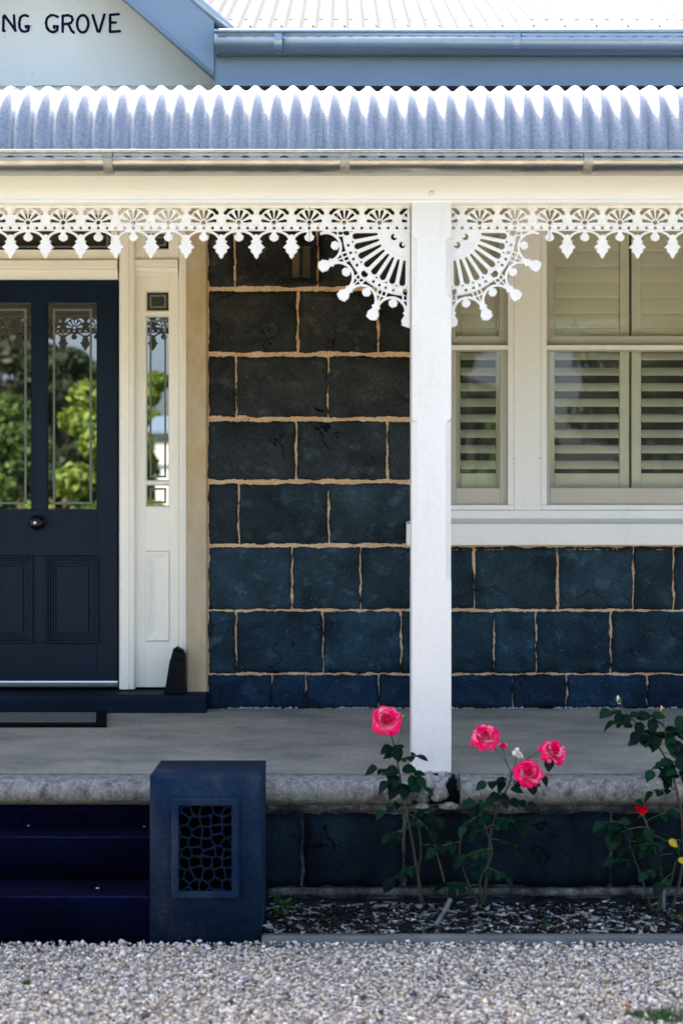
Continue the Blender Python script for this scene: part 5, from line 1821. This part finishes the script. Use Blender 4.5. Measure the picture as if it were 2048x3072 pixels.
# -- low rose with the half-open red flower
YR = 5.20
b4 = empty('rose_bush', P(1965, 2735, YR), 'low rose bush with a single half open red flower and yellowing leaves', 'rose bush', 'roses in the garden bed')
q = cane(b4, [P(1968, 2740, YR + 0.08), P(1985, 2660, YR + 0.06), P(1972, 2580, YR + 0.02), P(1950, 2510, YR), P(1938, 2470, YR), P(1928, 2450, YR)], 0.0050, 0.0024)
leafy(b4, q, 10, len(q) - 5, 3, 0.05)
cane(b4, [q[-8], q[-4], P(1927, 2448, YR)], 0.0028, 0.0024, 'cane')
RED_ROWS = [(4, 0.05, 0.9, PET_RED, 3), (5, 0.14, 1.05, PET_RED, 12), (5, 0.18, 1.0, PET_RED, 26)]
rb_ = bloom(b4, P(1925, 2438, YR), 0.031, (-0.05, -0.35, 0.95), 31, rows=RED_ROWS)
for (px, py, dx, dz, s) in ((1905, 2400, 0.8, -0.5, 0.04), (1935, 2480, 0.35, -1, 0.058), (1925, 2490, -0.3, -1, 0.055), (1975, 2500, 1, 0.1, 0.045), (1890, 2465, -0.9, 0.1, 0.05), (1860, 2480, -0.9, 0.0, 0.06), (1840, 2490, -0.2, -1, 0.08),
                            (1960, 2560, 0.1, -1, 0.065), (1940, 2545, -0.7, -0.6, 0.05)):
    add_leaf(b4, rr.choice(LEAVES), P(px, py, YR), (dx, -0.4, dz), s, rr.uniform(-0.4, 0.4))
for (px, py, dx, dz, s) in ((2004, 2520, 0.9, -0.6, 0.040), (2030, 2540, -0.8, 0.4, 0.022), (2034, 2574, 0.6, -0.5, 0.032)):
    add_leaf(b4, YELLOW, P(px, py, YR - 0.02), (dx, -0.5, dz), s, 0.3)
q6 = cane(b4, [P(1955, 2735, YR + 0.10), P(1925, 2640, YR + 0.08), P(1890, 2540, YR + 0.06), P(1870, 2460, YR + 0.05)], 0.0044, 0.0022)
leafy(b4, q6, 9, len(q6), 4, 0.05)
q7 = cane(b4, [P(1975, 2735, YR + 0.06), P(2010, 2650, YR + 0.04), P(2030, 2560, YR + 0.02), P(2040, 2520, YR)], 0.004, 0.002)
leafy(b4, q7, 8, len(q7), 5, 0.05)
lump('dry_stub', P(1990, 2700, YR), (0.006, 0.006, 0.045), 'dry_wood', b4, 5.0)

# -- weathered pruned cane leaning in the mulch
q = [P(1350, 2698, 5.22), P(1335, 2730, 5.19), P(1305, 2778, 5.14)]
tag(MB().tube(spline(q, 3), [0.010, 0.0095, 0.009, 0.0085, 0.008, 0.009, 0.010], 7).obj('pruned_cane', 'dry_wood', smooth=True), 'short weathered grey stub of pruned cane lying on the mulch', 'stick')

# -- small weeds
def weed(name, px, py, Y, n, size, label, pool, zlift=0.0, upright=0.6, group=None):
    c = P(px, py, Y); c.z = 0.01 + zlift
    w = empty(name, c, label, 'weed', group)
    for k in range(n):
        a = rr.uniform(0, 2 * math.pi)
        L = size * rr.uniform(0.5, 1.1)
        tip = c + Vector((math.cos(a) * L * 0.6, math.sin(a) * L * 0.4, L * upright * rr.uniform(0.7, 1.5)))
        MB().tube([c, c.lerp(tip, 0.5) + Vector((0, 0, L * 0.12)), tip], [0.0014, 0.0012, 0.001], 5).obj('stem', 'cane', w)
        for s in range(3):
            add_leaf(w, rr.choice(pool), tip, (rr.uniform(-1, 1), rr.uniform(-0.8, 0.2), rr.uniform(-0.2, 0.8)), size * 0.32, rr.uniform(-0.5, 0.5))
    return w
weed('weed', 862, 2720, 5.28, 5, 0.085, 'small bright green weed in the mulch beside the navy pier', YOUNG, 0.01, 0.75)
weed('weed', 812, 2728, 5.24, 4, 0.050, 'dull low weed against the side of the navy pier', LEAVES, 0.01, 0.5)
weed('weed', 1635, 2786, 5.10, 6, 0.040, 'little green weed in the pale chips behind the edging', LEAVES[2:3] + YOUNG[:1], 0.01, 0.7)
weed('weed', 2045, 2730, 5.20, 4, 0.060, 'green weed under the rose at the right edge', YOUNG, 0.01, 0.8)
def tuft(px, py, n, h, spread, label):
    Yt = EYE * FPX / (py - 1536)
    c = Vector((X(px, Yt), Yt, 0.004))
    t = empty('grass_tuft', c, label, 'grass')
    mb = MB()
    for k in range(n):
        a = rr.uniform(0, 2 * math.pi); d = rr.uniform(0, spread)
        b = c + Vector((math.cos(a) * d, math.sin(a) * d * 0.6, 0))
        L = h * rr.uniform(0.5, 1.1); w = 0.0012
        lean = Vector((rr.uniform(-0.5, 0.5), rr.uniform(-0.3, 0.3), 1)).normalized() * L
        m_ = b + lean * 0.55; e = b + lean + Vector((rr.uniform(-0.3, 0.3) * L, 0, -0.12 * L))
        mb.add([b + Vector((-w, 0, 0)), b + Vector((w, 0, 0)), m_ + Vector((w * 0.8, 0, 0)), m_ + Vector((-w * 0.8, 0, 0)), e], [(0, 1, 2, 3), (3, 2, 4)])
    mb.obj('blades', 'bud_green' if False else 'grass_blade', t)
make_mat('grass_blade', (0.035, 0.10, 0.025), (0.06, 0.13, 0.03), 30, 0.6)
tuft(80, 2958, 60, 0.022, 0.016, 'tiny grass tuft on the gravel below the steps')
tuft(1428, 2936, 45, 0.016, 0.015, 'tiny green sprig on the gravel, upper of the pair below the rose')
tuft(1445, 2956, 60, 0.018, 0.020, 'tiny green sprig on the gravel, lower of the pair below the rose')
tuft(1745, 3064, 60, 0.018, 0.022, 'short grass tuft at the bottom of the gravel, right of centre')
tuft(1990, 3066, 240, 0.05, 0.075, 'largest grass tuft in the lower right corner of the gravel')
tuft(1905, 3052, 70, 0.028, 0.035, 'thin grass tuft just left of the largest corner tuft')
# dry straw tuft on the edging
c = P(1235, 2800, 5.07)
mb = MB()
for k in range(9):
    a = rr.uniform(-0.5, 0.5)
    mb.tube([c, c + Vector((a * 0.01, -0.02, 0.004)), c + Vector((0.004 + a * 0.02, -0.045, -0.028))], [0.0006, 0.0006, 0.0004], 4)
tag(mb.obj('dry_grass', 'dry_wood'), 'wisp of dry straw hanging over the concrete edging', 'grass')
# fallen pale flecks on steps
for px, py, Y, s, where in ((86, 2477, 5.45, 0.005, 'leftmost pale fleck stuck on the top navy riser'), (433, 2480, 5.45, 0.005, 'pale fleck on the top navy riser next to the pier'),
                            (148, 2676, 5.12, 0.004, 'smaller of two white flecks on the lower navy tread'), (293, 2665, 5.16, 0.0065, 'larger of two white flecks on the lower navy tread')):
    c = P(px, py, Y)
    o = lump('fallen_petal', c, (s, s * 0.7, s * 0.5), 'fleck', None, px * 0.3)
    tag(o, where, 'petal')

# =================================================================== THINGS ON THE VERANDAH
# doormat
def floor_z(Y): return FLOOR_F + (FLOOR_W - FLOOR_F) * (Y - 5.62) / (7.12 - 5.62)
mx1 = X(340, 6.75); mx0 = 2 * DOOR_CX - mx1
ym0, ym1 = 6.56, 6.955
doormat = empty('doormat', ((mx0 + mx1) / 2, 6.75, floor_z(6.75)), 'grey doormat with black rubber border in front of the navy door', 'doormat')
def slab(x0, x1, y0, y1, t0, t1, mat, name, parent):
    v = []
    for t in (t0, t1):
        for x, y in ((x0, y0), (x1, y0), (x1 - 0.16 * (y1 - y0), y1), (x0 + 0.16 * (y1 - y0), y1)):
            v.append((x, y, floor_z(y) + t))
    return MB().add(v, [(0, 1, 5, 4), (1, 2, 6, 5), (2, 3, 7, 6), (3, 0, 4, 7), (4, 5, 6, 7), (3, 2, 1, 0)]).obj(name, mat, parent, bevel=0.003)
slab(mx0, mx1, ym0, ym1, 0.001, 0.014, 'mat_rubber', 'border', doormat)
slab(mx0 + 0.06, mx1 - 0.06, ym0 + 0.06, ym1 - 0.05, 0.010, 0.0155, 'mat_pile', 'pile', doormat)

# black tapered bucket standing upside down by the side panel
def tapered():
    Yc = 7.02
    zb_ = sill_top + 0.002
    t = empty('black_planter', (X(530, Yc), Yc, zb_), 'black tapered plastic planter upside down, pushed against the stone strip by the door', 'planter')
    v, f = [], []
    zt_ = Z(1945, Yc)
    xl0, xl1 = X(492, 7.0), X(519, 7.0)
    xr_ = QX0 - 0.003
    lev = [(0.0, xl0, xr_, 0.0), (0.022, xl0 + 0.002, xr_, 0.0), (0.022, xl0 + 0.006, xr_ - 0.001, 0.005), (0.165, xl0 + 0.028, xr_ - 0.001, 0.016), (0.168, xl0 + 0.031, xr_ - 0.001, 0.020), (zt_ - zb_, xl1, xr_ - 0.001, 0.028)]
    w1 = xr_ - xl1
    for h, xa, xb, ins in lev:
        dz = 0.0
        top = h > 0.2
        ya, yb = 6.985 + ins, 7.095 - ins * 0.2
        v += [(xa, ya, zb_ + h), (xb, ya, zb_ + h - (0.030 if top else 0)), (xb, yb, zb_ + h - (0.030 if top else 0)), (xa, yb, zb_ + h)]
    n = len(lev)
    for i in range(n - 1):
        for k in range(4):
            k2 = (k + 1) % 4
            f.append((i * 4 + k, i * 4 + k2, (i + 1) * 4 + k2, (i + 1) * 4 + k))
    f.append((3, 2, 1, 0)); f.append(tuple(range((n - 1) * 4, n * 4)))
    MB().add(v, f).obj('planter_body', 'pot_plastic', t, bevel=0.003)
    MB().add([(xl1 + 0.012, 7.02, zt_ - 0.004), (xl1 + w1 - 0.008, 7.02, zt_ - 0.026), (xl1 + w1 - 0.008, 7.09, zt_ - 0.026), (xl1 + 0.012, 7.09, zt_ - 0.004),
              (xl1 + 0.012, 7.02, zt_ + 0.008), (xl1 + w1 - 0.008, 7.02, zt_ - 0.014), (xl1 + w1 - 0.008, 7.09, zt_ - 0.014), (xl1 + 0.012, 7.09, zt_ + 0.008)],
             [(0, 1, 5, 4), (1, 2, 6, 5), (2, 3, 7, 6), (3, 0, 4, 7), (4, 5, 6, 7), (3, 2, 1, 0)]).obj('planter_foot', 'pot_plastic', t, bevel=0.002)
tapered()

# wall lantern
YL = 6.99
lan = empty('wall_lantern', P(904, 790, YL + 0.09), 'black wall lantern with glass panes coloured tan for warm reflections on the bluestone wall behind the iron lace', 'lantern')
lc = P(904, 0, YL)
lx, ly = lc.x, YL
zb_, zt_ = Z(850, YL), Z(745, YL)
MB().lathe([(0.070, 0.0), (0.082, 0.006), (0.082, 0.011), (0.060, 0.020), (0.056, 0.024)], (lx, ly, zb_ - 0.006), 'Z', 24).obj('base', 'black_metal', lan, smooth=False)
MB().lathe([(0.058, -0.004), (0.080, 0.0), (0.080, 0.012), (0.055, 0.045), (0.030, 0.062), (0.012, 0.070), (0.012, 0.09), (0.004, 0.10)], (lx, ly, zt_), 'Z', 24).obj('cap', 'black_metal', lan, smooth=False)
for k in range(6):
    a = rad(30 + 60 * k)
    px_, py_ = lx + 0.060 * math.cos(a), ly + 0.060 * math.sin(a)
    MB().box(px_ - 0.0085, px_ + 0.0085, py_ - 0.005, py_ + 0.005, zb_ + 0.015, zt_).obj('bar', 'black_metal', lan)
    a2 = rad(30 + 60 * (k + 1))
    qx, qy = lx + 0.060 * math.cos(a2), ly + 0.060 * math.sin(a2)
    link('pane', mesh_from('pane', [(px_, py_, zb_ + 0.015), (qx, qy, zb_ + 0.015), (qx, qy, zt_), (px_, py_, zt_)], [(0, 1, 2, 3)]), 'lantern_glass', lan)
prof = [(0.020, 0.0)]
for k in range(6):
    prof += [(0.024, -0.006 - 0.010 * k), (0.020, -0.011 - 0.010 * k)]
MB().lathe(prof, (lx, ly, zt_), 'Z', 16).obj('lamp_holder', 'cream_paint', lan, smooth=True)
MB().box(lx - 0.012, lx + 0.012, ly + 0.02, 7.095, zt_ + 0.03, zt_ + 0.055).obj('arm', 'black_metal', lan, bevel=0.003)
MB().lathe([(0.045, 0.0), (0.045, -0.010), (0.030, -0.016)], (lx, 7.094, zt_ + 0.04), 'Y', 20).obj('back_plate', 'black_metal', lan)

# =================================================================== GARDEN BEHIND THE CAMERA (seen in the glass)
def foliage_mesh(name, blobs, n, size, tones, seed):
    r = np.random.RandomState(seed)
    vol = np.array([b[3] * b[4] * b[5] for b in blobs]) ** 0.67
    cnt = (n * vol / vol.sum()).astype(int)
    Vs, Cs = [], []
    for (cx, cy, cz, rx, ry, rz), m in zip(blobs, cnt):
        d = r.normal(size=(m, 3)); d /= np.linalg.norm(d, axis=1)[:, None]
        rad_ = 1 - 0.45 * r.rand(m) ** 1.8
        ctr = np.array([cx, cy, cz]) + d * rad_[:, None] * np.array([rx, ry, rz])
        nrm = d + 0.8 * r.normal(size=(m, 3)); nrm /= np.linalg.norm(nrm, axis=1)[:, None]
        t = np.cross(nrm, r.normal(size=(m, 3))); t /= np.linalg.norm(t, axis=1)[:, None]
        b = np.cross(nrm, t)
        s = size * r.uniform(0.6, 1.3, m)[:, None]
        quad = np.stack([ctr - t * s, ctr - b * s * 0.55, ctr + t * s, ctr + b * s * 0.55], 1)
        Vs.append(quad.reshape(-1, 3))
        tone = np.array(tones)[r.randint(0, len(tones), m)] * r.uniform(0.7, 1.25, m)[:, None]
        Cs.append(np.repeat(tone, 4, axis=0))
    V = np.concatenate(Vs); C = np.concatenate(Cs)
    F = np.arange(len(V)).reshape(-1, 4)
    return mesh_np(name, V, F, C)
def tree(x, y, h, w, tones, seed, label, conical=False, n=9000, size=0.12, lowest=0.25):
    r = random.Random(seed)
    t = empty('tree', (x, y, 0), label, 'tree', 'garden trees facing the house')
    blobs = []
    for k in range(16):
        f = r.uniform(lowest, 0.92)
        rr_ = w * (1 - f if conical else math.sin(math.pi * min(0.95, f * 0.8 + 0.2))) * 0.75
        a = r.uniform(0, 2 * math.pi)
        s = w * r.uniform(0.28, 0.5) * (1.15 - 0.5 * f if conical else 1)
        blobs.append((x + rr_ * math.cos(a) * 0.8, y + rr_ * math.sin(a) * 0.8, h * f, s, s, s * r.uniform(0.6, 0.9)))
    link('crown', foliage_mesh('crown', blobs, n, size, tones, seed), 'tree_leaves', t)
    mb = MB().tube([(x, y, -0.05), (x + 0.1, y, h * 0.3), (x - 0.05, y + 0.1, h * 0.75)], [w * 0.07, w * 0.05, w * 0.02], 9)
    for b in blobs[:6]:
        mb.tube([(x, y, h * 0.25), ((x + b[0]) / 2, (y + b[1]) / 2, h * 0.2 + b[2] * 0.4), (b[0], b[1], b[2])], [w * 0.03, w * 0.02, w * 0.008], 6)
    mb.obj('trunk', 'bark', t, smooth=True)
LIGHT = [(0.17, 0.26, 0.04), (0.21, 0.29, 0.05), (0.11, 0.19, 0.03)]
MIDG = [(0.07, 0.14, 0.03), (0.10, 0.17, 0.04), (0.045, 0.09, 0.025)]
DARK = [(0.025, 0.05, 0.022), (0.035, 0.06, 0.028), (0.02, 0.035, 0.018)]
GREY = [(0.10, 0.11, 0.07), (0.07, 0.08, 0.05), (0.05, 0.06, 0.04)]
tree(-4.05, -10.0, 3.9, 1.05, LIGHT, 3, 'round light green tree reflected in the right door pane', lowest=0.12, n=12000, size=0.08)
tree(-6.35, -18.0, 9.5, 1.5, DARK, 4, 'dark conifer standing behind the light green tree', conical=True, n=14000, lowest=0.1)
tree(-6.5, -13.0, 4.0, 1.15, MIDG, 5, 'mid green tree left of the dark conifer', n=12000, lowest=0.08, size=0.09)
tree(-8.9, -22.0, 11.0, 1.9, GREY, 6, 'tall grey green gum at the far left of the garden', n=14000, size=0.14, lowest=0.1)
tree(-6.95, -26.0, 6.2, 0.8, MIDG, 13, 'slender green tree far behind the conifer', n=7000, size=0.11, lowest=0.1)
tree(-4.55, -20.0, 5.2, 0.75, LIGHT, 7, 'clipped ball topped tree reflected in the side pane', n=8000, size=0.08, lowest=0.2)
tree(-12.5, -17.0, 7.0, 2.6, MIDG, 15, 'broad tree beyond the gum at the left of the drive', n=9000)
tree(-0.9, -13.0, 4.6, 1.6, MIDG, 16, 'rounded mid green tree straight across the drive', n=9000, lowest=0.1)
tree(0.9, -20.0, 7.0, 2.0, DARK, 17, 'tall dark tree behind the rounded mid green one', n=9000, lowest=0.1)
tree(2.8, -17.0, 6.0, 2.4, MIDG, 8, 'mid green garden tree opposite the window', n=10000)
tree(6.8, -15.0, 6.5, 2.6, DARK, 9, 'dark garden tree opposite the right of the window', n=10000)
tree(10.5, -19.0, 7.5, 3.2, MIDG, 10, 'broad garden tree far right opposite the house', n=10000)
hg = empty('hedge', (-5, -6.4, 0), 'clipped green hedge along the far side of the drive', 'hedge')
hb = [(x0, -6.4 + 0.1 * math.sin(x0 * 3), 0.85, 0.42, 0.40, 0.92) for x0 in np.arange(-13, 13, 0.35) if not (-3.0 < x0 < -2.0)]
link('foliage', foliage_mesh('hedge', hb, 26000, 0.07, [(0.10, 0.17, 0.03), (0.14, 0.20, 0.04), (0.06, 0.11, 0.025), (0.16, 0.13, 0.06)], 12), 'tree_leaves', hg)
# made-up white shed, added to give bright shapes in the side pane
shed = empty('added_shed', (-2.9, -14.0, 0), 'made-up white shed added for bright shapes in the side pane', 'shed')
sb = MB()
sb.box(-3.70, -2.3, -15.6, -14.0, 0, 3.1)
sb.obj('wall', 'shed_white', shed, bevel=0.01)
MB().add([(-3.9, -13.85, 3.05), (-2.15, -13.85, 3.05), (-2.15, -15.75, 3.5), (-3.9, -15.75, 3.5), (-3.9, -13.85, 3.11), (-2.15, -13.85, 3.11), (-2.15, -15.75, 3.56), (-3.9, -15.75, 3.56)],
         [(0, 1, 5, 4), (1, 2, 6, 5), (2, 3, 7, 6), (3, 0, 4, 7), (4, 5, 6, 7), (3, 2, 1, 0)]).obj('added_shed_roof', 'slate_paint', shed)
for z0 in (2.42, 2.90):
    MB().box(-3.71, -2.29, -13.999, -13.985, z0, z0 + 0.07).obj('added_shed_strip', 'slate_paint', shed)
